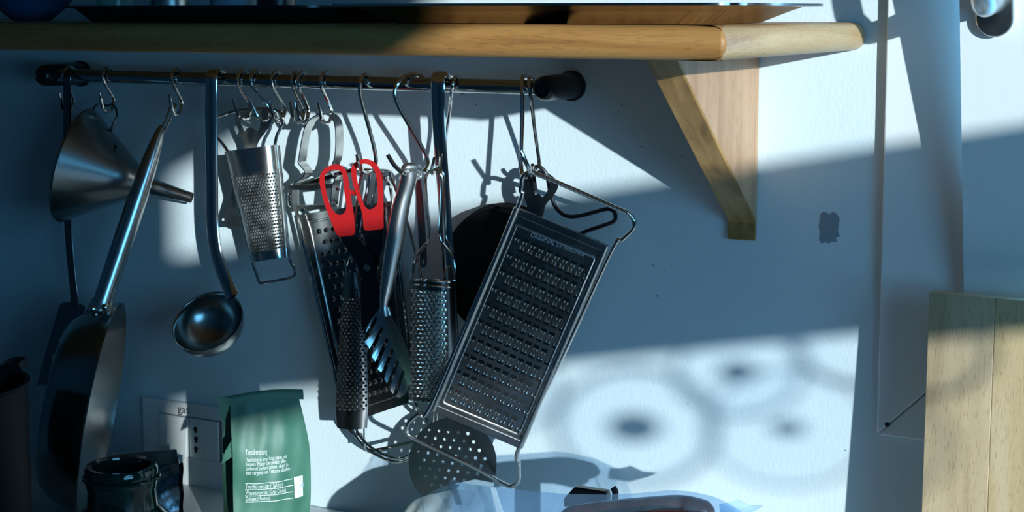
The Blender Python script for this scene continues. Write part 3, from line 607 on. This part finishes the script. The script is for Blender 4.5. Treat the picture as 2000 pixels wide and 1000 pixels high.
# ------------------------------------------------------------------ perforated skimmer with strap handle
sk = thing('skimmer', P(885, 985, .05), 'perforated round skimmer whose wide strap handle hooks over the rail', 'skimmer')
MB().ribbon([P(870,182,.040), P(874,158,.038), P(866,144,.050), P(857,146,.068), P(855,168,.072), P(856,215,.070), P(860,290,.068), P(866,370,.062), P(872,460,.058), P(878,560,.054), P(884,680,.054), P(890,780,.057), P(894,840,.064)], V(1, 0, 0), [.0185,.0185,.0185,.0185,.0185,.0178,.0172,.0168,.0166,.0166,.018,.022,.030], .0050, oval=True).build('strap_handle', M['chrome'], sk)
holes = []
for j in range(-6, 7):
    for i in range(-7, 8):
        x, y = i*19+(j % 2)*9.5, j*15.5
        if (x/78)**2+(y/80)**2 < .86: holes.append(ell(884+x*.98+y*.12, 905+y+x*.10, 3.3, 3.6, 8))
plate(ell(884, 905, 86, 90, 48), holes, 0, .0012, lambda x, y, h: P(x, y, .067-.00004*(y-905)+h)).build('perforated_disc', M['gunmetal'], sk, smooth=0)

# ------------------------------------------------------------------ black round pan with a tab and bent wire
bd = thing('crepe_pan', P(985, 640, .03), 'black round iron pan hanging mostly behind the big flat grater', 'pan')
c0 = P(990, 532, .030)
MB().lathe([(0, .0), (0, .074), (.004, .078), (.0065, .078), (.0065, .0755), (.003, .073), (.003, 0)], c0, unit(V(.10, -1, 0)), 64).build('disc', M['black'], bd)
MB().lathe([(-.010, 0), (-.010, .073), (-.006, .076), (-.004, .074), (-.004, 0)], c0+V(-.004, .004, .003), unit(V(.10, -1, 0)), 64).build('base_disc', M['black'], bd)
MB().lathe([(0, .0035), (.001, .0028), (.0015, 0)], P(943, 446, .0365), (0, -1, 0), 12).build('rivet', M['hole'], bd)
plate([(1020,352),(1030,338),(1050,331),(1070,338),(1087,352),(1090,366),(1080,384),(1066,400),(1058,425),(1035,425),(1028,398),(1020,374)],
      [[(1041,348),(1050,343),(1064,350),(1073,360),(1068,375),(1060,385),(1052,378),(1045,380),(1041,368)]], .046, .002, P, (3, 2)).build('hanging_tab', M['gunmetal'], bd)
MB().tube([P(1046,372,.050), P(1043,350,.052), P(1041,333,.052), P(1051,325,.052), P(1063,334,.050), P(1070,350,.048), P(1076,380,.044), P(1086,405,.042), P(1105,421,.042), P(1130,422,.042), P(1165,413,.042), P(1190,408,.042), P(1201,416,.042), P(1200,431,.042), P(1180,440,.042), P(1150,450,.042), P(1128,459,.042), P(1100,470,.042)], .0024, 8).build('bent_wire', M['blackplastic'], bd)

# ------------------------------------------------------------------ the big flat grater
bg = thing('flat_grater', P(930, 870, .10), 'big flat steel grater with wire frame and rows of double teeth, tilted on its hook', 'grater')
gx, gz = -.40, .10
def G(x, y, off=0.0):
    """a point of the grater's own tilted plane"""
    nn = V(gx, 1, gz); k = -.086+gx*-.83+gz*1.2; r = FWD*FPX+RGT*(x-1000)-UPV*(y-PY0); t = (k-nn@CAM)/(nn@r); return CAM+r*t-unit(nn)*off
q0, q1, q2, q3 = G(1014,400), G(1193,485), G(1012,868), G(839,804)
GU = unit((q1-q0)+(q2-q3)); GV = (q3-q0)+(q2-q1); GV = unit(GV-GU*(GV@GU)); GN = np.cross(GV, GU); GN = GN if GN[1] < 0 else -GN
GO = (q0+q1+q2+q3)/4; GW = (np.linalg.norm(q1-q0)+np.linalg.norm(q2-q3))/2; GL = (np.linalg.norm(q3-q0)+np.linalg.norm(q2-q1))/2
def gl(u, v, h=0.0): return GO+GU*(u-.5)*GW+GV*(v-.5)*GL+GN*h      # u, v from 0 to 1
def gl_px(x, y):
    w = G(x, y)-GO; return .5+(w@GU)/GW, .5+(w@GV)/GL
b = MB(); b.prism([gl(0, 0), gl(1, 0), gl(1, 1), gl(0, 1)], GN*.0011)
body = b.build('plate', M['plate_steel'], bg, smooth=0)
a_, c_ = .055, .045
b = MB(); b.prism([gl(0, 0, .0012), gl(1, 0, .0012), gl(1, .035, .0012), gl(0, .035, .0012)], GN*.0022); b.build('end_fold', M['plate_steel'], bg, smooth=0, bevel=.001)
b = MB(); b.prism([gl(0, .962, .0012), gl(1, .962, .0012), gl(1, 1, .0012), gl(0, 1, .0012)], GN*.0030); b.build('end_fold', M['plate_steel'], bg, smooth=0, bevel=.001)
rb = []
for (cu, cv, t0) in ((.10, .085, 180), (.90, .085, 270), (.90, .93, 0), (.10, .93, 90)):
    for t in np.linspace(t0, t0+90, 5): rb.append(gl(cu+.028*math.cos(math.radians(t)), cv+.013*math.sin(math.radians(t)), .0014))
MB().tube(rb, .0017, 8, closed=True, smooth=1).build('raised_border', M['steel'], bg)
fr_ = [(1014,398),(1017,372),(1021,347),(1032,337),(1050,340),(1120,369),(1200,404),(1226,416),(1239,432),(1236,448),(1215,468),(1197,486)]
fr_ += [(1107,678),(1016,868),(1014,905),(1013,935),(1004,947),(988,946),(930,914),(860,880),(806,853),(795,840),(800,824),(818,808),(840,796),(925,600)]
MB().tube([gl(*gl_px(x, y), .0018) for x, y in fr_], .0026, 12, closed=True, smooth=5).build('wire_frame', M['chrome'], bg)
# two upright edges folded over the wire
for u in (.012, .988):
    MB().tube([gl(u, .005, .0016), gl(u, .995, .0016)], .0036, 12, smooth=1).build('side_roll', M['steel'], bg)
vs, fs = text_mesh('ORIGINAL Dr BIRCHER', 1, 'LEFT', .02)
xm = max(v[0] for v in vs); L0 = gl(*gl_px(1035, 461)); L1 = gl(*gl_px(1141, 501)); k = np.linalg.norm(L1-L0)/xm; lu = unit(L1-L0); lv = np.cross(GN, lu); lv = lv if lv[2] > 0 else -lv
b = MB(); b.add([L0+lu*v[0]*k+lv*v[1]*k*1.25+GN*(.0015+v[2]*.025) for v in vs], fs); b.build('lettering', M['emboss'], body, smooth=0)
# teeth: one double scallop with the dark of its opening painted as black faces, copied
tm = MB()
for cx in (-.0018, .0018):
    arch = [(cx+.0017*math.cos(t), 0, .0024*math.sin(t)) for t in np.linspace(math.pi, 0, 6)]
    tm.add(arch+[(cx, .0048, .0)], [(k, k+1, 6) for k in range(5)])
    tm.add(arch, [(0, 1, 2, 3, 4, 5)], 1)
tm.add([(-.0035, -.0034, .0002), (.0035, -.0034, .0002), (.0035, .0003, .0002), (-.0035, .0003, .0002)], [(0, 1, 2, 3)], 1)
tme = bpy.data.meshes.new('tooth'); tme.from_pydata(tm.v, [], tm.f); tme.polygons.foreach_set('material_index', tm.m)
tme.materials.append(M['chrome']); tme.materials.append(M['hole']); tme.polygons.foreach_set('use_smooth', [True]*len(tme.polygons)); tme.set_sharp_from_angle(angle=math.radians(60))
def lerp(a, c, t): return (a[0]+(c[0]-a[0])*t, a[1]+(c[1]-a[1])*t)
for r in range(10):
    for k in range(9):
        for kind in (0, 1):
            if kind == 0: p = lerp(lerp((1011,465),(879,759), r/9), lerp((1136,522),(1004,818), r/9), k/8); sg = 1
            else: p = lerp(lerp((1018,487),(887,781), r/9), lerp((1142,544),(1012,838), r/9), k/8); sg = -1
            o = bpy.data.objects.new('tooth', tme); COL.objects.link(o); o.parent = bg
            q = gl(*gl_px(*p), .0011); q = q-WORLD[bg.name]; X_, Y_ = GU*sg, GV*sg
            o.matrix_local = Matrix(((X_[0], Y_[0], GN[0], q[0]), (X_[1], Y_[1], GN[1], q[1]), (X_[2], Y_[2], GN[2], q[2]), (0, 0, 0, 1)))

# ------------------------------------------------------------------ switch and socket plate
sp = thing('switch_plate', P(370, 925, 0), 'white wall plate with a gas switch and a three-hole socket', 'switch')
X0, X1_, Z1_ = P(283,772)[0], P(283,772)[0]+.170, P(283,772)[2]; Z0 = Z1_-.112
def bx(xa, xb, za, zb, da, db, name, m, bev=.0015, par=None): return MB().box((xa, -da, za), (xb, -db, zb)).build(name, m, par or sp, smooth=0, bevel=bev)
bx(X0, X1_, Z0, Z1_, .0004, .008, 'cover', M['plastic'], .003)
def wx(x, y): q = P(x, y, .009); return q[0], q[2]
mz1 = wx(320, 808)[1]; mz0 = wx(320, 884)[1]
xa = wx(313, 840)[0]; xb = wx(330, 840)[0]; xc = wx(371, 850)[0]; xd = wx(396, 850)[0]; xe = wx(428, 850)[0]
bx(xa, xe+.004, mz0-.001, mz1+.001, .0076, .0088, 'module_frame', M['gap'], .0004)  # darkened backing paints the shadow lines in the gaps between modules
# rocker, tilted
b = MB(); b.prism([V(xb, -.009, mz0), V(xb, -.018, mz0+.001), V(xb, -.0115, mz1-.001), V(xb, -.009, mz1)], (xc-xb-.001, 0, 0)); b.build('rocker', M['plastic'], sp, smooth=0, bevel=.0008)
bx(xa+.0006, xb-.0008, mz0, mz1, .0085, .0112, 'blank_module', M['plastic'], .0006)
so = bx(xc+.0008, xd, mz0, mz1, .0085, .0112, 'socket', M['plastic'], .0006)
for (x, y) in ((382,838),(383,857),(383,876)):
    q = P(x, y, .0112); MB().lathe([(0, .0030), (.0006, .0030)], q, (0, -1, 0), 14).build('socket_hole', M['hole'], so)
    MB().lathe([(0, .0019), (.0006, .0019)], q-V(0, 0, .0035), (0, -1, 0), 12).build('socket_hole', M['hole'], so)
bx(xd+.0008, xe, mz0, mz1, .0085, .0112, 'blank_module', M['plastic'], .0006)
vs, fs = text_mesh('gas', .0155); q = P(347, 805, .0083); b = MB(); b.add([q+V(v[0], 0, v[1]) for v in vs], fs); b.build('lettering', M['ink'], sp, smooth=0)

# ------------------------------------------------------------------ green tea packet
A = P(452, 786, .243); A[2] = A[2]
ang = math.radians(50); fu_, bk_ = V(math.cos(ang), math.sin(ang), 0), V(-math.sin(ang), math.cos(ang), 0)
Wp = .05
while PR(A+fu_*Wp)[0] < 580: Wp += .0005
Hh = A[2]-ZC; Dp = .055
tp = thing('tea_packet', V(A[0], A[1], ZC), 'green tea packet with white German print, standing under the hanging graters', 'packet')
random.seed(4); ph = [random.uniform(0, 6.28) for _ in range(8)]
def wr(u, v): return .55*.0016*math.sin(9*v+ph[0]+3*u)*math.sin(5*u+ph[1])+.0010*math.sin(17*v+6*u+ph[2])+.0008*math.sin(23*u-11*v+ph[3])
def front(u, v, off=0.0):
    """u across, v up the front panel; leans back to the folded top, bulges in the middle"""
    bul = .010*math.sin(math.pi*min(1, max(0, u)))*math.sin(math.pi*min(1, v*.8+.1)); back = .030*max(0, v-.72)**1.0*3.2*.30
    rgt = .020*math.sin(math.pi*min(max(v, 0), 1)*.9+.1)
    return A*V(1, 1, 0)+V(0, 0, ZC)+fu_*(u*(Wp+rgt*.75)+.010*max(0, .8-v)*0)+V(0, 0, v*Hh+ (.004*math.sin(u*3) if v > .98 else 0))+bk_*(back-bul-wr(u, v)*min(1, (1.02-v)*6)-off)
def back_(u, v): q = front(u, v); t = max(0, min(1, (1-v)/.28)); return V(q[0], q[1], q[2])+bk_*(.006+(Dp-.006)*t**.8)
b = MB(); b.grid(front, 24, 36); b.grid(back_, 24, 36)
b.grid(lambda s, v: front(1, v)*(1-s)+back_(1, v)*s, 4, 36)
def lside(s, v):
    q = front(0, v)*(1-s)+back_(0, v)*s; gz_ = math.sin(math.pi*s)
    return q+fu_*(.014*gz_*min(1, max(0, (v-.25)*2.2))*(1 if v < .93 else .3))+bk_*.003*math.sin(14*v+5*s)*gz_
b.grid(lside, 10, 36)
pk = b.build('pack_body', M['greenpack'], tp, weld=True, smooth=50)
# folded top band, rolled over to the front, its end flap lifting
def fold(u, t):
    q = front(u, 1.0); a = t*math.pi*1.15
    return q+V(0, 0, .004*math.sin(a)+.001)+bk_*(.004-.007*(1-math.cos(a))*.5)-V(0, 0, .012*max(0, t-.6))-fu_*.010*(.5-u)*.6
b = MB(); b.grid(lambda u, t: fold(u*1.10-.07, t), 24, 8); b.build('folded_top', M['greenpack'], tp)
b = MB(); b.prism([P(432,906,.246), P(440,880,.244), P(453,858,.240), P(466,866,.232), P(470,880,.230), P(452,893,.238)], (.0006, -.0006, 0)); b.build('gusset_fold', M['greenpack'], tp, smooth=0)
b = MB(); b.prism([P(424,773,.262), P(449,777,.246), P(446,800,.246), P(437,828,.252), P(429,806,.259)], (.0006, -.0006, 0)); b.build('fold_flap', M['greenpack'], tp, smooth=0)
def uv_px(x, y):
    o = front(.5, .4); n = -bk_; r = FWD*FPX+RGT*(x-1000)-UPV*(y-PY0); q = CAM+r*(((o-CAM)@n)/(r@n)); w = q-(A*V(1, 1, 0)+V(0, 0, ZC)); return (w@fu_), w[2]
def vsurf(m, h, off):                # metres across / up -> surface
    v = h/Hh; rg = Wp+.015*math.sin(math.pi*min(max(v, 0), 1)*.9+.1); return front(m/rg, v, off)
def printed(s, x0, y0, x1, name='printed_line', sz=None):
    m0, h0_ = uv_px(x0, y0); m1, _ = uv_px(x1, y0-(x1-x0)*.09); vs, fs = text_mesh(s, 1); xm = max(v[0] for v in vs); k = (m1-m0)/xm; ky = sz or k*1.15
    b = MB(); b.add([vsurf(m0+v[0]*k, h0_+v[1]*ky, .0012) for v in vs], fs); b.build(name, M['print'], pk, smooth=0)
sz1, sz2 = .0088, .0066
printed('Teezubereitung', 481, 891, 522, sz=sz1)
for i, (s, xe_) in enumerate((('Teeblätter in einen Krug geben, mit', 561), ('heissem Wasser übergiessen, offen', 559), ('ziehend ziehen lassen, dann in', 564), ('eine vorgewärmte Teekanne abseihen.', 569))):
    printed(s, 482, 904+8.3*i, xe_, sz=sz2)
def bar(pts, w):
    b = MB(); n = 14
    (m0, h0_), (m1, h1_) = uv_px(*pts[0]), uv_px(*pts[1])
    b.grid(lambda s, t: vsurf(m0+(m1-m0)*s, h0_+(h1_-h0_)*s+(t-.5)*w, .0012), n, 1); b.build('rule', M['print'], pk)
for i in range(4): bar(((481, 947+12.3*i), (573, 936.5+12.3*i)), .0007)
for i, (s, xe_) in enumerate((('Teelöffel pro Liter (12g/Liter):', 553), ('Wassertemperatur (Grad Celsius):', 559), ('Ziehzeit (Minuten):', 528))): printed(s, 482, 957+12.3*i, xe_, sz=.0072)
(m0, h0_), (m1, h1_) = uv_px(576, 974), uv_px(594, 931)
b = MB(); b.grid(lambda s, t: vsurf(m0+(m1-m0)*s, h0_+(h1_-h0_)*t, .0013), 6, 8); lb = b.build('white_label', M['print'], pk)
for i, s in enumerate(('12', '100', '5')):
    vs, fs = text_mesh(s, .006); b = MB(); b.add([vsurf(m0+(m1-m0)*.3+v[0], h1_-(h1_-h0_)*(.24+.3*i)+v[1], .0017) for v in vs], fs); b.build('label_figure', M['cardprint'], pk, smooth=0)

# ------------------------------------------------------------------ jar, pouch, saucepan at the left end
jm = P(237, 907, .35)
jr = thing('glass_jar', V(jm[0], jm[1], ZC), 'dark green glass jar with a wide open mouth in the near corner', 'jar')
hj = jm[2]-ZC; r0 = .0385
MB().lathe([(0, .052), (.004, .056), (hj-.075, .056), (hj-.060, .052), (hj-.045, .0375), (hj-.026, .0360), (hj-.022, .0375), (hj-.004, r0), (hj, r0-.002), (hj-.001, r0-.008), (hj-.012, r0-.010), (hj-.05, .030), (hj-.08, .048), (.006, .050), (.006, 0)], V(jm[0], jm[1], ZC), (0, 0, 1), 48).build('body', M['glassgreen'], jr)
MB().tube([V(jm[0]+(r0+.0006)*math.cos(t), jm[1]+(r0+.0006)*math.sin(t), jm[2]-.013) for t in np.linspace(0, 2*math.pi, 32, endpoint=False)], .0022, 8, closed=True, smooth=1).build('neck_ring', M['glassgreen'], jr)
# foil pouch, top folded over
po = thing('foil_pouch', P(300, 1000, .17), 'dark silver foil pouch with a folded-over top behind the green jar', 'pouch')
f0, f1, f2, f3 = P(212,886,.17), P(346,877,.145), P(352,905,.150), P(206,914,.178)
pd = unit(np.cross(f1-f0, V(0, 0, 1))); pd = pd if pd[1] < 0 else -pd
MB().prism([f0, f1, f2, f3], pd*.003).build('folded_top', M['foil'], po, smooth=0, bevel=.001)
def pch(u, v):
    t = f3*(1-u)+f2*u; bt = V(t[0], t[1], ZC); q = (t-V(0, 0, .001))*(1-v)+bt*v
    return q-pd*.004+pd*(.018*math.sin(math.pi*u)*math.sin(math.pi*.5*v)+.003*math.sin(11*u+7*v)*math.sin(9*v))
b = MB(); b.grid(lambda u, v: pch(.02+.94*u, v), 20, 20); b.grid(lambda u, v: pch(.02+.94*u, v)-pd*(.012+.02*v*math.sin(math.pi*u)), 20, 20); b.build('pouch_body', M['foil'], po)
MB().prism([P(346,885,.142), P(358,888,.142), P(358,902,.142), P(350,904,.142)], pd*.004).build('clip', M['plastic'], po, smooth=0, bevel=.0008)
tag(MB().prism([P(306,869,.10), P(334,867,.10), P(335,878,.10), P(306,882,.10)], (0, -.003, 0)).prism([P(315,880,.10), P(330,880,.10), V(*P(330,880,.10)[:2], ZC), V(*P(315,880,.10)[:2], ZC)], (0, -.003, 0)).build('card_box', M['paper'], smooth=0), 'flat pale card standing behind the foil pouch', 'card')
pd_ = .40; rt = P(8, 775, pd_); cc = V(rt[0]-.093, -pd_, ZC); hp = rt[2]-ZC
sp_ = thing('stock_pot', cc, 'black pot with a stub handle standing at the dark end of the worktop', 'pot')
MB().lathe([(0, .085), (.004, .09), (hp, .09), (hp+.002, .093), (hp+.004, .093), (hp+.004, .088), (.006, .086), (.006, 0)], cc, (0, 0, 1), 48).build('body', M['black'], sp_)
MB().ribbon([P(-25,762,pd_), P(-8,738,pd_), P(18,717,pd_), P(47,710,pd_)], V(0, -.4, 1), [.016,.016,.014,.008], .014).build('handle', M['blackplastic'], sp_)

# ------------------------------------------------------------------ cutting board
cb = thing('cutting_board', P(1900, 1130, .12), 'large beech cutting board of glued planks leaning in front of the window', 'board')
t0, t1 = P(1815,570,.082), P(1800,1000,.094); dn = (t1-t0)/(t0[2]-t1[2]); Lz = t0[2]-ZC-.001; bot0 = t0+dn*Lz
nb = unit(np.cross(V(1, 0, 0), unit(dn))); nb = nb if nb[1] < 0 else -nb
x = t0[0]; slant = bot0-t0
for i, w in enumerate((.0625, .058, .066, .060)):
    a_ = t0+V(x-t0[0], 0, 0); c_ = a_+V(w-.0003, 0, 0); e0_, e1_ = -.0008*i, -.0008*(i+1)
    # planks a little uneven in thickness at the joints
    b = MB(); b.prism([a_+V(0, 0, e0_), c_+V(0, 0, e1_), c_+slant, a_+slant], -nb*(.020+.0003*(i % 2))); o = b.build('plank', M['beech'][i], cb, smooth=0, bevel=.0006); x += w

# ------------------------------------------------------------------ things on the worktop, right of the graters
wb = thing('paper_bag', P(850, 1080, .16), 'crumpled pale paper bag under the skimmer', 'bag')
def wbag(u, v):
    tops = [(797,986),(812,976),(832,968),(860,962),(892,955),(930,962)]; i = min(4, int(u*5)); t = u*5-i; x = tops[i][0]*(1-t)+tops[i+1][0]*t; y = tops[i][1]*(1-t)+tops[i+1][1]*t
    q = P(x, y, .16); g_ = V(q[0], q[1], ZC); return q*(1-v)+g_*v+V(0, -.05, 0)*math.sin(math.pi/2*min(1, v*1.6))+V(0, -.004, 0)*math.sin(15*u+8*v)*min(1, v*5)
b = MB(); b.grid(wbag, 20, 14); b.grid(lambda u, v: wbag(u, v)*V(1, 0, 1)+V(0, -.14+.02*(1-v), 0), 20, 14); b.build('bag_sheet', M['paper'], wb, weld=True)
fb_ = thing('freezer_bag', P(1180, 1230, .22), 'clear blue-tinted plastic bag of sausages on the worktop', 'bag')
tp_ = [(880,936,.20),(905,944,.21),(965,951,.22),(1040,960,.22),(1110,965,.22),(1180,966,.22),(1250,963,.22),(1310,957,.215),(1350,960,.21),(1395,970,.205),(1425,984,.20),(1448,998,.19)]
def ftop(u):
    k = u*(len(tp_)-1); i = min(len(tp_)-2, int(k)); t = k-i; return P(*[tp_[i][j]*(1-t)+tp_[i+1][j]*t for j in range(3)])
random.seed(11); pz = [random.uniform(0, 6.3) for _ in range(6)]
def fbag(u, v, s=-1):
    q = ftop(u); g_ = V(q[0], q[1], ZC+.002); c = q*(1-v)+g_*v; o_ = .075*math.sin(math.pi*.5*min(1, v*1.15))**.8*(.35+.65*math.sin(math.pi*min(1, .08+.86*u)))
    cr_ = .0040*math.sin(31*u+6*v+pz[0])*math.sin(9*v+4*u+pz[1])+.0018*math.sin(47*u-13*v+pz[2])
    return c+V(0, s*(o_ if s < 0 else .5*o_)-abs(cr_)*min(1, v*6)*2, cr_*min(1, v*8)*max(0, 1-1.2*v))
b = MB(); b.grid(lambda u, v: fbag(u, v, -1), 70, 24); b.grid(lambda u, v: fbag(u, v, 1), 70, 24); b.build('film', M['film'], fb_, weld=True)
b = MB(); b.prism([P(958,951,.245), P(968,952,.245), P(992,1030,.275), P(978,1030,.275)], (0, -.0006, 0)); b.build('seal_strip', M['seal'], fb_, smooth=0)
b = MB(); e = ftop(1.0); tipq = [P(1405,984,.185), P(1425,982,.18), P(1440,975,.175), P(1462,986,.172), P(1491,988,.168), P(1478,996,.170), P(1440,1012,.178), P(1408,1010,.19)]
b.prism(tipq, (0, -.0008, 0)); b.build('bag_corner', M['seal'], fb_, smooth=0)
SG = 'sausages inside the plastic bag'
def sausage(pts, r, label):
    o = MB().tube([P(*p) for p in pts], [r*.35]+[r]*(len(pts)-2)+[r*.4], 18, smooth=5).build('sausage', M['sausage']); tag(o, label, 'sausage', SG)
sausage([(1090,1022,.212),(1120,1009,.212),(1190,1000,.212),(1270,993,.210),(1330,990,.206),(1375,1000,.202),(1388,1010,.20)], .0115, 'dark red cured sausage lying uppermost in the plastic bag')
sausage([(1130,1048,.238),(1160,1034,.238),(1240,1022,.238),(1320,1018,.234),(1380,1028,.228),(1395,1040,.226)], .0115, 'dark red sausage just below the uppermost one in the bag')
bk2 = thing('bag_clip', P(1160, 966, .13), 'black plastic clip poking up behind the plastic bag', 'clip')
MB().prism([P(1110,968,.13), P(1130,946,.13), P(1192,955,.13), P(1196,975,.13), P(1110,985,.13)], (0, -.012, 0)).build('jaw', M['blackplastic'], bk2, bevel=.002)
MB().tube([P(1197,952,.138), P(1202,962,.138), P(1200,985,.138)], .0035, 10).build('hinge', M['blackplastic'], bk2)
MB().prism([P(1140,966,.13), P(1180,970,.13), V(*P(1180,970,.13)[:2], ZC), V(*P(1140,966,.13)[:2], ZC)], (0, -.010, 0)).build('stand', M['blackplastic'], bk2)

# ------------------------------------------------------------------ on the shelf
def tray(name, xa, xb, d, depth, h, rim, label, m, slope=.02):
    """shallow oblong tray with sloping sides and a turned rim"""
    A_ = P(xa, 44, d)[0]; B_ = P(xb, 44, d)[0]; t = thing(name, V((A_+B_)/2, -d+depth/2, ZT), label, 'tray')
    y0, y1 = -d, -d+depth; z = ZT+.0006
    def ring(ins, zz, r=.03):
        o = []
        for (cx, cy, t0) in ((B_-ins-r, y1-ins-r, 0), (A_+ins+r, y1-ins-r, 90), (A_+ins+r, y0+ins+r, 180), (B_-ins-r, y0+ins+r, 270)):
            for a in np.linspace(t0, t0+90, 7): o.append(V(cx+r*math.cos(math.radians(a)), cy+r*math.sin(math.radians(a)), zz))
        return o
    rings = [ring(slope+.003, z), ring(0, z+h), ring(-rim, z+h+.0012), ring(-rim, z+h-.001), ring(.002, z+h-.002), ring(slope+.005, z+.0015)]
    b = MB(); n = len(rings[0]); b.v = [tuple(p) for r_ in rings for p in r_]
    for i in range(len(rings)-1):
        for k in range(n): b.f.append((i*n+k, i*n+(k+1) % n, (i+1)*n+(k+1) % n, (i+1)*n+k))
    b.f.append(tuple(range(n))); b.f.append(tuple(range((len(rings)-1)*n, len(rings)*n))); b.m = [0]*len(b.f)
    b.build('pan', m, t, smooth=40); return t
tray('baking_tray', 118, 610, .388, .28, .0150, .006, 'black baking tray at the dark end of the shelf', M['blackplastic'], .010)
tray('steel_tray', 655, 1418, .392, .235, .0165, .012, 'wide polished steel tray on the lit end of the shelf', M['chrome'], .030)
def pot(px, d, r, h, m, lid, label, cat, name):
    q = P(px, 12, d); t = thing(name, V(q[0], -d, ZT+.0025), label, cat, 'jars in the baking tray')
    MB().lathe([(0, r*.9), (.002, r), (h*.8, r), (h*.9, r*.8), (h, r*.8)], V(q[0], -d, ZT+.0025), (0, 0, 1), 24).build('body', m, t)
    MB().lathe([(h, r*.84), (h+.012, r*.84), (h+.013, r*.8)], V(q[0], -d, ZT+.0025), (0, 0, 1), 24).build('lid', lid, t)
pot(225, .27, .019, .07, M['jarglass'], M['gunmetal'], 'small green-tinted spice jar first along the black tray', 'jar', 'spice_jar')
pot(330, .26, .021, .07, M['tin'], M['black'], 'small mottled spice tin in the middle of the black tray', 'jar', 'spice_jar')
pot(455, .27, .024, .08, M['cardprint'], M['black'], 'pale blue printed tub in the black tray', 'jar', 'spice_jar')
pot(540, .27, .020, .08, M['blackplastic'], M['black'], 'dark pepper pot closest to the steel tray', 'jar', 'spice_jar')
q = P(62, 34, .33); bw = thing('enamel_bowl', V(q[0], -.33, ZT), 'dark blue enamel bowl at the end of the shelf beside the black tray', 'bowl')
MB().lathe([(0, .018), (.002, .022), (.012, .034), (.03, .050), (.05, .058), (.051, .0595), (.05, .056), (.03, .047), (.012, .031), (.004, .018), (.004, 0)], V(q[0], -.33, ZT+.0005), (0, 0, 1), 40).build('shell', M['blue'], bw)
